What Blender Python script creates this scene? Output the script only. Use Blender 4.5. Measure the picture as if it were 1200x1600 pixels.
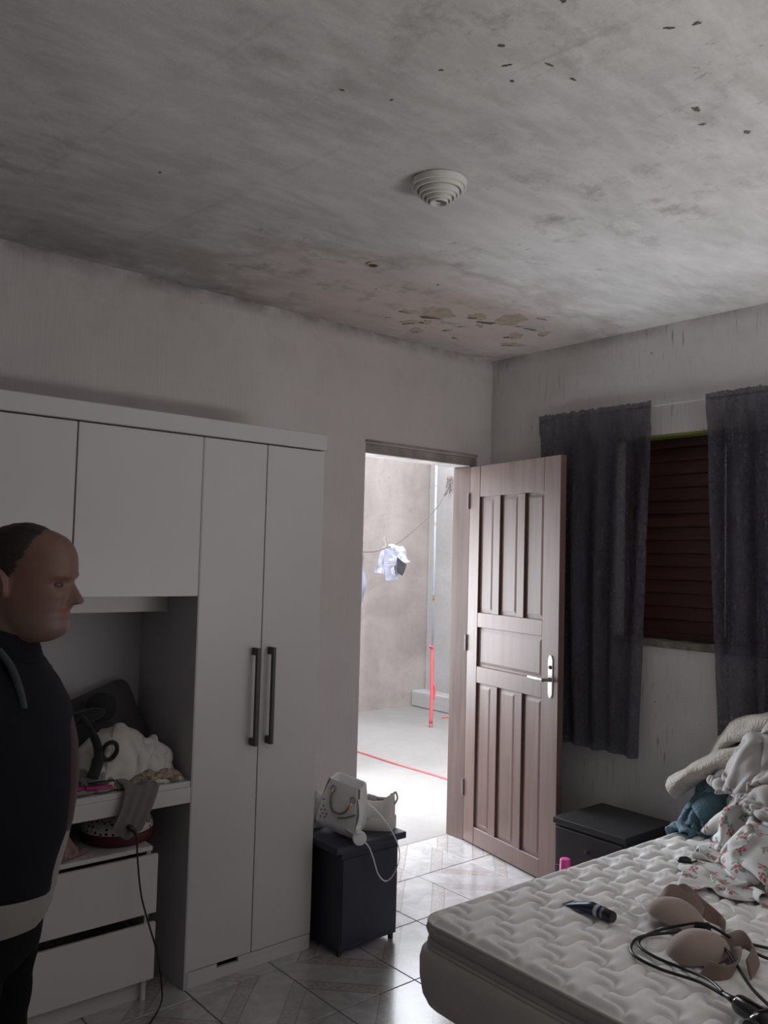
import bpy, bmesh, math, random
import numpy as np
from mathutils import Vector, Matrix, noise as mnoise

for o in list(bpy.data.objects):
    bpy.data.objects.remove(o)
scene = bpy.context.scene
COL = scene.collection
PI = math.pi
random.seed(7)

# ------------------------------------------------------------------ camera
# corner of the room at the origin: back wall on y = 0 (x < 0), right wall on x = 0 (y < 0)
CAM = Vector((-3.654, -3.36, 1.559))
YAW, PITCH, ROLL, FPX = math.radians(40.282), math.radians(3.0997), math.radians(1.5012), 1326.0
fwd = Vector((math.sin(YAW)*math.cos(PITCH), math.cos(YAW)*math.cos(PITCH), math.sin(PITCH)))
rgt0 = Vector((math.cos(YAW), -math.sin(YAW), 0))
up0 = rgt0.cross(fwd)
rgt = rgt0*math.cos(ROLL) + up0*math.sin(ROLL)
upv = up0*math.cos(ROLL) - rgt0*math.sin(ROLL)
cd = bpy.data.cameras.new('camera')
cd.sensor_fit = 'VERTICAL'
cd.sensor_height = 36.0
cd.sensor_width = 27.0
cd.lens = 36.0*FPX/1600.0
cd.clip_start = 0.02
cam = bpy.data.objects.new('camera', cd)
COL.objects.link(cam)
cam.matrix_world = Matrix((
    (rgt.x, upv.x, -fwd.x, CAM.x),
    (rgt.y, upv.y, -fwd.y, CAM.y),
    (rgt.z, upv.z, -fwd.z, CAM.z),
    (0, 0, 0, 1)))
scene.camera = cam

# ------------------------------------------------------------------ light: overcast sky
SKY = 5.9
wd = bpy.data.worlds.new('overcast_sky')
scene.world = wd
wd.use_nodes = True
bg = wd.node_tree.nodes['Background']
bg.inputs['Color'].default_value = (0.90, 0.94, 1.0, 1)
bg.inputs['Strength'].default_value = SKY

# added fill lamp behind the viewer, tilted up to brighten the ceiling
ld = bpy.data.lights.new('added_rear_fill', 'AREA')
ld.shape = 'RECTANGLE'
ld.size, ld.size_y = 1.68, .60
ld.energy = 52.0
ld.color = (1.0, .97, .95)
lo = bpy.data.objects.new('added_rear_fill', ld)
COL.objects.link(lo)
lo.location = (-.95, -4.40, 1.0)
lo.rotation_euler = (math.radians(90+84), 0, 0)

# added fill lamp, out of view in the yard, aimed in through the doorway
yd = bpy.data.lights.new('added_yard_fill', 'AREA')
yd.shape = 'RECTANGLE'
yd.size, yd.size_y = 1.5, 1.3
yd.energy = 165.0
yd.color = (.90, .94, 1.0)
yo = bpy.data.objects.new('added_yard_fill', yd)
COL.objects.link(yo)
yo.location = (-.45, 2.0, 1.15)
yo.rotation_euler = (Vector((-.75, -1.2, 1.8))-Vector(yo.location)).to_track_quat('-Z', 'Y').to_euler()

vs = scene.view_settings
vs.view_transform = 'Standard'
vs.look = 'None'
vs.gamma = 1.0
vs.use_curve_mapping = False
vs.exposure = 0.0

H = 2.726            # ceiling height
XL, YF = -4.75, -4.45  # left wall and the wall behind the camera

# ------------------------------------------------------------------ helpers
OFF = {}

def tag(o, label=None, cat=None, group=None, kind=None):
    if label: o['label'] = label
    if cat: o['category'] = cat
    if group: o['group'] = group
    if kind: o['kind'] = kind
    return o

def thing(name, loc, label, cat, group=None, rotz=0.0, kind=None):
    o = bpy.data.objects.new(name, None)
    COL.objects.link(o)
    o.empty_display_size = 0.05
    o.location = loc
    o.rotation_euler = (0, 0, rotz)
    OFF[o] = Vector(loc) if rotz == 0 else Vector((0, 0, 0))
    tag(o, label, cat, group, kind)
    return o

def link_mesh(name, me, mat, parent=None, smooth=False, label=None):
    o = bpy.data.objects.new(name, me)
    COL.objects.link(o)
    if mat is not None:
        me.materials.append(mat)
    if smooth:
        me.polygons.foreach_set('use_smooth', [True]*len(me.polygons))
    if parent is not None:
        o.parent = parent
        OFF[o] = OFF.get(parent, Vector((0, 0, 0)))
    else:
        OFF[o] = Vector((0, 0, 0))
    if label: o['label'] = label
    return o

def fin(name, bm, mat, parent=None, smooth=False, label=None, auto=None):
    """bmesh in world coordinates (or the local ones of a rotated thing) -> one mesh object"""
    if parent is not None:
        off = OFF.get(parent, Vector((0, 0, 0)))
        if off.length > 0:
            bmesh.ops.translate(bm, vec=-off, verts=bm.verts)
    bmesh.ops.recalc_face_normals(bm, faces=bm.faces)
    me = bpy.data.meshes.new(name)
    bm.to_mesh(me)
    bm.free()
    o = link_mesh(name, me, mat, parent, smooth, label)
    if auto is not None:
        me.set_sharp_from_angle(angle=math.radians(auto))
    return o

def root_mesh(name, bm, mat, loc, smooth=False, auto=None):
    """top-level thing made of one mesh; the origin is put at loc"""
    bmesh.ops.translate(bm, vec=-Vector(loc), verts=bm.verts)
    o = fin(name, bm, mat, None, smooth, auto=auto)
    o.location = loc
    OFF[o] = Vector(loc)
    return o

def B():
    return bmesh.new()

def box(bm, x0, x1, y0, y1, z0, z1, bev=0.0, seg=1, rot=None):
    r = bmesh.ops.create_cube(bm, size=1.0)
    vs_ = r['verts']
    for v in vs_:
        v.co = Vector((x0+(v.co.x+.5)*(x1-x0), y0+(v.co.y+.5)*(y1-y0), z0+(v.co.z+.5)*(z1-z0)))
    if rot is not None:
        c = Vector(((x0+x1)/2, (y0+y1)/2, (z0+z1)/2))
        for v in vs_:
            v.co = c + rot @ (v.co-c)
    if bev > 0:
        es = set(e for v in vs_ for e in v.link_edges)
        bmesh.ops.bevel(bm, geom=list(es), offset=bev, segments=seg, profile=0.5, affect='EDGES')

def loft(bm, rings, cap=True, closed=True):
    """rings: lists of points with equal length"""
    vr = [[bm.verts.new(p) for p in r] for r in rings]
    n = len(rings[0])
    for a, b in zip(vr[:-1], vr[1:]):
        for i in range(n if closed else n-1):
            j = (i+1) % n
            bm.faces.new((a[i], a[j], b[j], b[i]))
    if cap and closed:
        bm.faces.new(list(reversed(vr[0])))
        bm.faces.new(vr[-1])
    return vr

def frames(path):
    pts = [Vector(p) for p in path]
    out = []
    prev = None
    for i, p in enumerate(pts):
        t = (pts[min(i+1, len(pts)-1)] - pts[max(i-1, 0)]).normalized()
        if prev is None:
            a = Vector((0, 0, 1)) if abs(t.z) < .9 else Vector((1, 0, 0))
            u = (a - t*a.dot(t)).normalized()
        else:
            u = (prev - t*prev.dot(t)).normalized()
        prev = u
        out.append((p, t, u, t.cross(u)))
    return out

def tube(bm, path, r, n=10, cap=True):
    rr = r if isinstance(r, (list, tuple)) else [r]*len(path)
    rings = []
    for (p, t, u, v), q in zip(frames(path), rr):
        rings.append([p + u*q*math.cos(2*PI*k/n) + v*q*math.sin(2*PI*k/n) for k in range(n)])
    loft(bm, rings, cap)

def spline(pts, n=8):
    """Catmull-Rom through pts"""
    P = [Vector(p) for p in pts]
    P = [P[0]*2-P[1]] + P + [P[-1]*2-P[-2]]
    out = []
    for i in range(1, len(P)-2):
        for k in range(n):
            t = k/n
            a, b, c, d = P[i-1], P[i], P[i+1], P[i+2]
            out.append(0.5*((2*b) + (c-a)*t + (2*a-5*b+4*c-d)*t*t + (3*b-a-3*c+d)*t**3))
    out.append(P[-2])
    return out

def lathe(bm, prof, c, n=40, axis=None, cap=True):
    """prof: (r, h) pairs from bottom to top around axis (default +z) at c"""
    c = Vector(c)
    M = Matrix.Identity(3)
    if axis is not None:
        M = Vector((0, 0, 1)).rotation_difference(Vector(axis)).to_matrix()
    rings = [[c + M @ Vector((max(r, 1e-4)*math.cos(2*PI*k/n), max(r, 1e-4)*math.sin(2*PI*k/n), h)) for k in range(n)] for r, h in prof]
    loft(bm, rings, cap)

def ellipsoid(bm, c, r, nu=24, nv=16, rot=None):
    c = Vector(c)
    rings = []
    for i in range(1, nv):
        th = PI*i/nv
        ring = []
        for k in range(nu):
            p = Vector((r[0]*math.sin(th)*math.cos(2*PI*k/nu), r[1]*math.sin(th)*math.sin(2*PI*k/nu), -r[2]*math.cos(th)))
            ring.append(c + (rot @ p if rot is not None else p))
        rings.append(ring)
    loft(bm, rings, True)

def rrect(cx, cy, hx, hy, r, n=6):
    pts = []
    for (sx, sy, a0) in ((1, 1, 0), (-1, 1, PI/2), (-1, -1, PI), (1, -1, 3*PI/2)):
        for k in range(n+1):
            a = a0 + (PI/2)*k/n
            pts.append((cx + sx*(hx-r) + r*math.cos(a), cy + sy*(hy-r) + r*math.sin(a)))
    return pts

def ribbon(bm, path, wdir, width, thick, n=10, taper=None, rnd=0.0, seed=0):
    """thick strip along a path with a rounded cross section"""
    W = Vector(wdir).normalized()
    rings = []
    fr = frames(path)
    for i, (p, t, u, v) in enumerate(fr):
        nrm = t.cross(W).normalized()
        w2 = W
        k = taper[i] if taper else 1.0
        ring = []
        for a in range(2*n):
            th = 2*PI*a/(2*n)
            cx, cy = math.cos(th), math.sin(th)
            ex = math.copysign(abs(cx)**0.55, cx)
            ey = math.copysign(abs(cy)**0.9, cy)
            q = p + w2*(ex*width*k/2) + nrm*(ey*thick/2)
            if rnd:
                q = q + nrm*rnd*mnoise.noise(Vector((q.x*9+seed, q.y*9, q.z*9))) + w2*rnd*mnoise.noise(Vector((q.z*7, q.x*7+seed, q.y*7)))
            ring.append(q)
        rings.append(ring)
    loft(bm, rings, True)

def add_mod(o, kind, **kw):
    m = o.modifiers.new(kind.lower(), kind)
    for k, v in kw.items():
        setattr(m, k, v)
    return m

def copy_tree(o, parent=None):
    c = o.copy()
    COL.objects.link(c)
    c.parent = parent
    OFF[c] = OFF.get(o, Vector((0, 0, 0)))
    for ch in list(o.children):
        copy_tree(ch, c)
    return c

# ------------------------------------------------------------------ material helpers
class NT:
    def __init__(s, name):
        s.m = bpy.data.materials.new(name)
        s.m.use_nodes = True
        s.t = s.m.node_tree
        s.b = s.t.nodes['Principled BSDF']
        s.out = s.t.nodes['Material Output']
    def n(s, typ, **kw):
        nd = s.t.nodes.new(typ)
        for k, v in kw.items():
            if hasattr(nd, k) and k not in nd.inputs:
                setattr(nd, k, v)
            else:
                s.put(nd.inputs[k], v)
        return nd
    def put(s, sock, v):
        if isinstance(v, bpy.types.NodeSocket):
            s.t.links.new(v, sock)
        elif isinstance(v, bpy.types.Node):
            s.t.links.new(v.outputs[0], sock)
        else:
            if isinstance(v, (tuple, list)) and sock.type == 'RGBA' and len(v) == 3:
                v = (*v, 1)
            sock.default_value = v
    def coord(s, which='Object'):
        return s.n('ShaderNodeTexCoord').outputs[which]
    def mapping(s, vec, scale=(1, 1, 1), loc=(0, 0, 0), rot=(0, 0, 0)):
        nd = s.n('ShaderNodeMapping')
        s.put(nd.inputs['Vector'], vec)
        nd.inputs['Scale'].default_value = scale
        nd.inputs['Location'].default_value = loc
        nd.inputs['Rotation'].default_value = rot
        return nd.outputs[0]
    def noise(s, vec, scale, detail=4, rough=.55, dist=0):
        nd = s.n('ShaderNodeTexNoise')
        s.put(nd.inputs['Vector'], vec)
        nd.inputs['Scale'].default_value = scale
        nd.inputs['Detail'].default_value = detail
        nd.inputs['Roughness'].default_value = rough
        nd.inputs['Distortion'].default_value = dist
        return nd.outputs[0]
    def math(s, op, a, b=0.0, c=0.0, clamp=False):
        nd = s.t.nodes.new('ShaderNodeMath')
        nd.operation = op
        nd.use_clamp = clamp
        for i, v in enumerate((a, b, c)):
            s.put(nd.inputs[i], v)
        return nd.outputs[0]
    def ramp(s, f, a, b, c=0.0, d=1.0):
        nd = s.t.nodes.new('ShaderNodeMapRange')
        nd.clamp = True
        s.put(nd.inputs[0], f)
        for i, v in enumerate((a, b, c, d)):
            nd.inputs[1+i].default_value = v
        return nd.outputs[0]
    def mix(s, f, a, b, blend='MIX'):
        nd = s.t.nodes.new('ShaderNodeMix')
        nd.data_type = 'RGBA'
        nd.blend_type = blend
        s.put(nd.inputs[0], f)
        s.put(nd.inputs[6], a)
        s.put(nd.inputs[7], b)
        return nd.outputs[2]
    def bump(s, h, strength=.3, dist=.01):
        nd = s.t.nodes.new('ShaderNodeBump')
        s.put(nd.inputs['Height'], h)
        nd.inputs['Strength'].default_value = strength
        nd.inputs['Distance'].default_value = dist
        s.t.links.new(nd.outputs[0], s.b.inputs['Normal'])
        return nd
    def sep(s, vec):
        nd = s.n('ShaderNodeSeparateXYZ')
        s.put(nd.inputs[0], vec)
        return nd.outputs
    def set(s, **kw):
        for k, v in kw.items():
            s.put(s.b.inputs[k.replace('_', ' ')], v)
        return s.m

def plain(name, col, rough=.5, metal=0.0, var=.06, scale=12, bump=0.0, bscale=200, **kw):
    s = NT(name)
    c = s.coord('Object')
    f = s.ramp(s.noise(c, scale, 4), .3, .7)
    dark = tuple(x*(1-var*1.5) for x in col)
    lite = tuple(min(1, x*(1+var)) for x in col)
    s.set(Base_Color=s.mix(f, dark, lite), Roughness=rough, Metallic=metal)
    for k, v in kw.items():
        s.put(s.b.inputs[k.replace('_', ' ')], v)
    if bump:
        s.bump(s.noise(c, bscale, 3), bump, .002)
    return s.m

def cloth_mat(name, col, var=.12, weave=900, bump=.25, rough=.9):
    s = NT(name)
    c = s.coord('Object')
    f = s.ramp(s.noise(c, 14, 4), .3, .7)
    s.set(Base_Color=s.mix(f, tuple(x*(1-var) for x in col), tuple(min(1, x*(1+var)) for x in col)), Roughness=rough)
    s.b.inputs['Sheen Weight'].default_value = .15
    s.bump(s.noise(c, weave*.35, 3), bump, .003)
    return s.m

MAT = {}
# --- plaster walls: vertical scratched finish, scuffs, a little mould at the top
def wall_mat(name, col, scratch=.5, mould=.5, along='x'):
    s = NT(name)
    c = s.coord('Object')
    st = s.noise(s.mapping(c, (75, 75, 5)), 1, 3, .6)
    grain = s.noise(c, 90, 4, .6)
    blot = s.noise(c, 2.2, 5, .6)
    base = s.mix(s.ramp(blot, .35, .7), tuple(x*.90 for x in col), col)
    marks = s.math('MULTIPLY', s.ramp(st, .68-.10*scratch, .76-.10*scratch), s.ramp(s.noise(c, 3.1, 3), .46, .60))
    base = s.mix(s.math('MULTIPLY', marks, scratch), base, (.16, .15, .145))
    z = s.sep(c)[2]
    top = s.ramp(z, 2.35, 2.72)
    mo = s.math('MULTIPLY', s.math('MULTIPLY', top, s.ramp(s.noise(c, 7, 5, .7), .48, .75)), mould*.45)
    base = s.mix(mo, base, (.18, .165, .155))
    edge = s.math('MULTIPLY', s.ramp(z, 2.66, 2.725), s.ramp(s.noise(c, 4.5, 4, .7), .35, .6))
    base = s.mix(s.math('MULTIPLY', edge, mould*1.1), base, (.13, .12, .11))
    spots = s.ramp(s.noise(c, 26, 2, .5), .76, .80)
    base = s.mix(s.math('MULTIPLY', spots, .6), base, (.10, .095, .09))
    s.set(Base_Color=base, Roughness=.85)
    h = s.math('ADD', s.math('MULTIPLY', st, .8), s.math('MULTIPLY', grain, .35))
    s.bump(h, .55, .008)
    return s.m
MAT['wall_back'] = wall_mat('plaster_back', (.66, .625, .62), .25, .65)
MAT['wall_right'] = wall_mat('plaster_right', (.68, .655, .64), .8, .45)

def ceiling_mat():
    s = NT('damp_ceiling')
    c = s.coord('Object')
    col = s.mix(s.ramp(s.noise(c, 1.3, 6, .62, .6), .33, .68), (.50, .49, .48), (.72, .71, .70))
    br = s.noise(s.mapping(c, (5, 16, 1), rot=(0, 0, .9)), 1, 5, .65)
    col = s.mix(s.ramp(br, .42, .72, 0, .6), col, (.84, .83, .82))
    x, y, z = s.sep(c)
    # damp band along the back wall
    near = s.ramp(y, -.55, -.02)
    damp = s.math('MULTIPLY', near, s.ramp(s.noise(c, 2.6, 5, .65), .36, .6))
    left = s.ramp(x, -.3, -1.6)
    col = s.mix(s.math('MULTIPLY', s.math('MULTIPLY', damp, left), .8), col, (.20, .185, .17))
    # brownish dried water stain around the lamp corner
    bx = s.math('DIVIDE', s.math('ADD', x, .9), 1.1)
    by = s.math('DIVIDE', s.math('ADD', y, .45), .55)
    rr = s.math('SQRT', s.math('ADD', s.math('MULTIPLY', bx, bx), s.math('MULTIPLY', by, by)))
    wob = s.math('ADD', rr, s.math('MULTIPLY', s.noise(c, 4, 5, .6), .9))
    col = s.mix(s.ramp(wob, 1.65, .75, 0, .8), col, (.66, .56, .51))
    ringm = s.math('SUBTRACT', 1.0, s.math('MULTIPLY', s.math('ABSOLUTE', s.math('SUBTRACT', wob, 1.45)), 9.0), clamp=True)
    col = s.mix(s.math('MULTIPLY', ringm, .35), col, (.33, .27, .24))
    # mould speckle
    sp = s.math('MULTIPLY', s.ramp(s.noise(s.mapping(c, (1, .6, 1), rot=(0, 0, .5)), 38, 4, .7), .62, .72), s.ramp(s.noise(c, 2.1, 4, .6), .50, .64))
    col = s.mix(s.math('MULTIPLY', sp, .6), col, (.13, .12, .11))
    cloud = s.math('MULTIPLY', s.ramp(s.noise(c, 5.5, 6, .72), .52, .70), s.ramp(s.noise(c, 1.1, 3), .42, .62))
    col = s.mix(s.math('MULTIPLY', cloud, .75), col, (.24, .225, .21))
    # board joints left by the formwork
    for x0 in (-2.19, -2.69):
        d = s.math('ABSOLUTE', s.math('SUBTRACT', s.math('ADD', x, s.math('MULTIPLY', y, .12)), x0 + (-.22)))
        ln = s.math('MULTIPLY', s.ramp(d, .012, .0), s.ramp(s.noise(c, 6, 4), .4, .6))
        col = s.mix(s.math('MULTIPLY', ln, .2), col, (.25, .24, .23))
    s.set(Base_Color=col, Roughness=.9)
    h = s.math('ADD', s.math('MULTIPLY', br, .7), s.math('MULTIPLY', s.noise(c, 60, 4, .65), .4))
    s.bump(h, .35, .01)
    return s.m
MAT['ceiling'] = ceiling_mat()

def tile_mat():
    s = NT('marbled_tile')
    c = s.coord('Object')
    oi = s.n('ShaderNodeObjectInfo').outputs['Random']
    x, y, z = s.sep(c)
    shift = s.n('ShaderNodeCombineXYZ')
    s.put(shift.inputs[0], s.math('MULTIPLY', oi, 37.0))
    s.put(shift.inputs[1], s.math('MULTIPLY', oi, 11.0))
    vv = s.n('ShaderNodeVectorMath', operation='ADD')
    s.put(vv.inputs[0], c)
    s.put(vv.inputs[1], shift.outputs[0])
    vein = s.noise(vv.outputs[0], 9, 6, .65, 1.2)
    col = s.mix(s.ramp(vein, .35, .65), (.36, .35, .35), (.50, .49, .495))
    t = s.math('SUBTRACT', x, y)
    at = s.math('ABSOLUTE', t)
    speck = s.noise(vv.outputs[0], 70, 4, .7)
    band = s.math('MULTIPLY', s.ramp(at, .095, .10), s.ramp(at, .175, .17))
    col = s.mix(s.math('MULTIPLY', band, s.ramp(speck, .40, .62, .1, .7)), col, (.27, .215, .185))
    for a in (.095, .175):
        ln = s.ramp(s.math('ABSOLUTE', s.math('SUBTRACT', at, a)), .005, .002)
        col = s.mix(s.math('MULTIPLY', ln, .7), col, (.22, .16, .13))
    s.set(Base_Color=col, Roughness=s.ramp(vein, .3, .7, .20, .28), IOR=1.7)
    s.b.inputs['Coat Weight'].default_value = 1.0
    s.b.inputs['Coat IOR'].default_value = 1.5
    s.b.inputs['Coat Roughness'].default_value = .16
    s.bump(s.noise(c, 30, 3), .06, .004)
    return s.m
MAT['tile'] = tile_mat()
MAT['grout'] = plain('grout', (.14, .13, .125), .9, var=.2, scale=60)

def concrete(name, col, dark, sc=1.6, bump=.4):
    s = NT(name)
    c = s.coord('Object')
    f = s.ramp(s.noise(c, sc, 7, .62, .4), .32, .68)
    base = s.mix(f, dark, col)
    g = s.noise(c, 24, 5, .7)
    base = s.mix(s.ramp(g, .55, .78, 0, .35), base, tuple(x*.62 for x in dark))
    st = s.noise(s.mapping(c, (3, 3, .5)), 1.5, 4)
    base = s.mix(s.ramp(st, .45, .75, 0, .3), base, tuple(min(1, x*1.18) for x in col))
    s.set(Base_Color=base, Roughness=.9)
    s.bump(s.math('ADD', g, s.math('MULTIPLY', s.noise(c, 90, 3), .4)), bump, .01)
    return s.m
MAT['yard_wall'] = concrete('yard_render', (.29, .252, .236), (.185, .157, .144))
MAT['yard_wall_pale'] = concrete('yard_render_pale', (.30, .288, .282), (.24, .228, .22))
MAT['yard_ground'] = concrete('yard_cement', (.205, .192, .184), (.170, .158, .150), 1.2, .25)

def wood(name, col, dark, sc=1.0, rough=.38, axis=2):
    s = NT(name)
    c = s.coord('Object')
    sc3 = [26*sc]*3
    sc3[axis] = 1.6*sc
    g = s.noise(s.mapping(c, tuple(sc3)), 1, 6, .62, .5)
    w = s.noise(c, 1.7, 4)
    base = s.mix(s.ramp(g, .32, .68), dark, col)
    base = s.mix(s.ramp(w, .4, .7, 0, .35), base, tuple(min(1, x*1.35) for x in col))
    s.set(Base_Color=base, Roughness=s.ramp(g, .3, .7, rough, rough+.15))
    s.b.inputs['Coat Weight'].default_value = .12
    s.b.inputs['Specular IOR Level'].default_value = .32
    s.b.inputs['Coat Roughness'].default_value = .42
    s.bump(g, .12, .003)
    return s.m
MAT['door_wood'] = wood('varnished_door_wood', (.155, .098, .084), (.098, .060, .050))
MAT['frame_wood'] = wood('door_frame_wood', (.150, .102, .090), (.095, .063, .055))
MAT['shutter_wood'] = wood('dark_shutter_wood', (.085, .035, .030), (.045, .018, .016), axis=1)
MAT['head_paint'] = plain('dusty_door_head', (.34, .31, .30), .8, var=.25, scale=9, bump=.3)
MAT['white_laminate'] = plain('white_laminate', (.60, .585, .59), .32, var=.02, scale=2)
MAT['grey_interior'] = plain('grey_carcass', (.46, .455, .47), .5, var=.03, scale=3)
MAT['edge_grey'] = plain('grey_edge_band', (.50, .50, .52), .4, var=.03)
MAT['dark_handle'] = plain('dark_metal_handle', (.075, .07, .072), .42, .6, var=.1)
MAT['navy_laminate'] = plain('dark_navy_laminate', (.032, .036, .056), .5, var=.15, scale=4)
MAT['black_laminate'] = plain('black_laminate', (.020, .019, .021), .45, var=.2, scale=5)
MAT['lamp_white'] = plain('white_plastic_lamp', (.74, .73, .70), .35, var=.02)
MAT['dark_hole'] = plain('dark_socket', (.03, .028, .027), .7)
MAT['green_paint'] = plain('green_painted_reveal', (.22, .245, .06), .8, var=.15, scale=10, bump=.3)
MAT['mortar'] = plain('rough_mortar_sill', (.20, .18, .155), .95, var=.3, scale=20, bump=.6, bscale=60)
MAT['exposed'] = plain('exposed_render', (.52, .44, .355), .95, var=.15, scale=25, bump=.5, bscale=90)
MAT['flake'] = plain('loose_paint_flake', (.60, .57, .55), .9, var=.15, scale=20)
MAT['crack'] = plain('dark_crack', (.15, .125, .11), .95, var=.2)
MAT['rod'] = plain('white_rod', (.60, .58, .56), .5, var=.05)
MAT['chrome'] = plain('satin_metal', (.42, .40, .385), .38, 1.0, var=.06)
MAT['black_plastic'] = plain('black_plastic', (.010, .010, .011), .35, var=.1)
MAT['black_gloss'] = plain('glossy_black_plastic', (.008, .008, .010), .14, var=.1)
MAT['cable'] = plain('black_cable', (.010, .010, .011), .4, var=.1)

def curtain_mat():
    s = NT('sheer_fibre_curtain')
    c = s.coord('Object')
    f1 = s.noise(s.mapping(c, (60, 60, 6)), 1, 5, .7, .8)
    f2 = s.noise(c, 55, 5, .75, 1.0)
    m = s.math('MULTIPLY', s.ramp(f1, .5, .72), s.ramp(f2, .4, .68))
    f3 = s.ramp(s.noise(s.mapping(c, (9, 9, 1.2)), 1, 4), .35, .7)
    base = s.mix(f3, (.040, .038, .052), (.095, .090, .118))
    base = s.mix(s.math('MULTIPLY', m, .9), base, (.26, .25, .275))
    s.set(Base_Color=base, Roughness=.85)
    tr = s.n('ShaderNodeBsdfTransparent')
    tl = s.n('ShaderNodeBsdfTranslucent')
    s.put(tl.inputs['Color'], base)
    mx0 = s.n('ShaderNodeMixShader')
    mx0.inputs[0].default_value = .25
    s.t.links.new(s.b.outputs[0], mx0.inputs[1])
    s.t.links.new(tl.outputs[0], mx0.inputs[2])
    mx = s.n('ShaderNodeMixShader')
    s.put(mx.inputs[0], s.ramp(f2, .32, .6, .34, .10))
    s.t.links.new(mx0.outputs[0], mx.inputs[1])
    s.t.links.new(tr.outputs[0], mx.inputs[2])
    s.t.links.new(mx.outputs[0], s.out.inputs['Surface'])
    return s.m
MAT['curtain'] = curtain_mat()
MAT['mattress'] = cloth_mat('white_knit_ticking', (.77, .765, .76), .03, 900, .10)
MAT['mattress_side'] = cloth_mat('grey_border_fabric', (.44, .43, .42), .06, 700, .15)
MAT['piping'] = cloth_mat('pale_piping', (.55, .53, .49), .05)
MAT['bed_base'] = cloth_mat('pale_base_fabric', (.52, .51, .49), .04, 700, .1)

def floral_mat():
    s = NT('floral_sheet_print')
    uv = s.coord('UV')
    vo = s.n('ShaderNodeTexVoronoi', feature='F1', voronoi_dimensions='2D')
    s.put(vo.inputs['Vector'], uv)
    vo.inputs['Scale'].default_value = 13.0
    vo.inputs['Randomness'].default_value = .55
    loc = s.n('ShaderNodeVectorMath', operation='SUBTRACT')
    s.put(loc.inputs[0], uv)
    pos = vo.outputs['Position']
    s.put(loc.inputs[1], pos)
    rot = s.n('ShaderNodeVectorRotate', rotation_type='Z_AXIS')
    s.put(rot.inputs['Vector'], loc.outputs[0])
    s.put(rot.inputs['Angle'], s.math('MULTIPLY', s.sep(vo.outputs['Color'])[0], 6.28))
    x, y, z = s.sep(rot.outputs[0])
    def disc(cx, cy, rx, ry, ang=0.0):
        ca, sa = math.cos(ang), math.sin(ang)
        dx = s.math('SUBTRACT', x, cx)
        dy = s.math('SUBTRACT', y, cy)
        u = s.math('DIVIDE', s.math('ADD', s.math('MULTIPLY', dx, ca), s.math('MULTIPLY', dy, sa)), rx)
        v = s.math('DIVIDE', s.math('SUBTRACT', s.math('MULTIPLY', dy, ca), s.math('MULTIPLY', dx, sa)), ry)
        d = s.math('SQRT', s.math('ADD', s.math('MULTIPLY', u, u), s.math('MULTIPLY', v, v)))
        return s.ramp(d, 1.15, .85)
    k = 1.0
    red = None
    for d in ((.010, .004, .0075, .0075), (-.004, .013, .0075, .007), (.003, -.008, .007, .007), (.016, -.010, .005, .005)):
        m = disc(*d)
        red = m if red is None else s.math('MAXIMUM', red, m)
    grn = None
    for d in ((-.014, -.004, .014, .006, .5), (-.010, -.016, .013, .0055, -1.1), (.014, .017, .012, .005, 1.2)):
        m = disc(*d)
        grn = m if grn is None else s.math('MAXIMUM', grn, m)
    base = s.mix(s.math('MULTIPLY', grn, .85), (.58, .58, .565), (.15, .25, .205))
    base = s.mix(s.math('MULTIPLY', red, .9), base, (.40, .07, .09))
    s.set(Base_Color=base, Roughness=.9)
    s.bump(s.noise(s.coord('Object'), 300, 3), .15, .002)
    return s.m
MAT['floral'] = floral_mat()
MAT['beige_knit'] = cloth_mat('beige_knit', (.46, .42, .375), .16, 330, 1.0)
MAT['grey_jersey'] = cloth_mat('pale_grey_jersey', (.39, .375, .365), .08, 900, .2)
MAT['blue_towel'] = cloth_mat('blue_terry', (.085, .165, .215), .3, 330, 1.0)
MAT['white_cotton'] = cloth_mat('white_cotton', (.55, .545, .52), .06, 900, .2)
MAT['grey_cotton'] = cloth_mat('grey_cotton', (.16, .145, .145), .08, 900, .2)
MAT['lilac_cotton'] = cloth_mat('grey_lilac_cotton', (.22, .21, .23), .08, 900, .2)
MAT['pink_cloth'] = cloth_mat('dusty_pink_cloth', (.30, .17, .16), .08, 900, .2)
MAT['black_cloth'] = cloth_mat('black_cloth', (.012, .012, .014), .2, 900, .2)
MAT['dark_grey_cloth'] = cloth_mat('dark_grey_cloth', (.075, .072, .075), .15, 900, .2)

def leopard():
    s = NT('mottled_beige_print')
    c = s.coord('Object')
    base = s.mix(s.ramp(s.noise(c, 75, 4, .7, 1), .42, .60), (.42, .34, .25), (.16, .11, .08))
    s.set(Base_Color=base, Roughness=.9)
    return s.m
MAT['mottled'] = leopard()

def dotted():
    s = NT('dotted_print')
    c = s.coord('Object')
    vo = s.n('ShaderNodeTexVoronoi', feature='F1')
    s.put(vo.inputs['Vector'], c)
    vo.inputs['Scale'].default_value = 62
    vo.inputs['Randomness'].default_value = .35
    m = s.ramp(vo.outputs['Distance'], .36, .30)
    s.set(Base_Color=s.mix(m, (.60, .53, .53), (.05, .008, .012)), Roughness=.7)
    return s.m
MAT['dotted'] = dotted()
MAT['dark_red'] = plain('dark_red_rim', (.085, .010, .016), .55, var=.1)
MAT['magenta'] = plain('magenta_plastic', (.30, .02, .11), .35, var=.08)
MAT['pink_bottle'] = plain('pink_bottle_plastic', (.80, .10, .38), .35, var=.04)
MAT['bag_white'] = plain('white_leatherette', (.84, .84, .85), .42, var=.03, bump=.1, bscale=500)
MAT['bag_edge'] = plain('grey_leather_edge', (.20, .19, .19), .5, var=.1)
MAT['gold'] = plain('gold_metal', (.75, .52, .30), .3, 1.0, var=.05)
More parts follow.
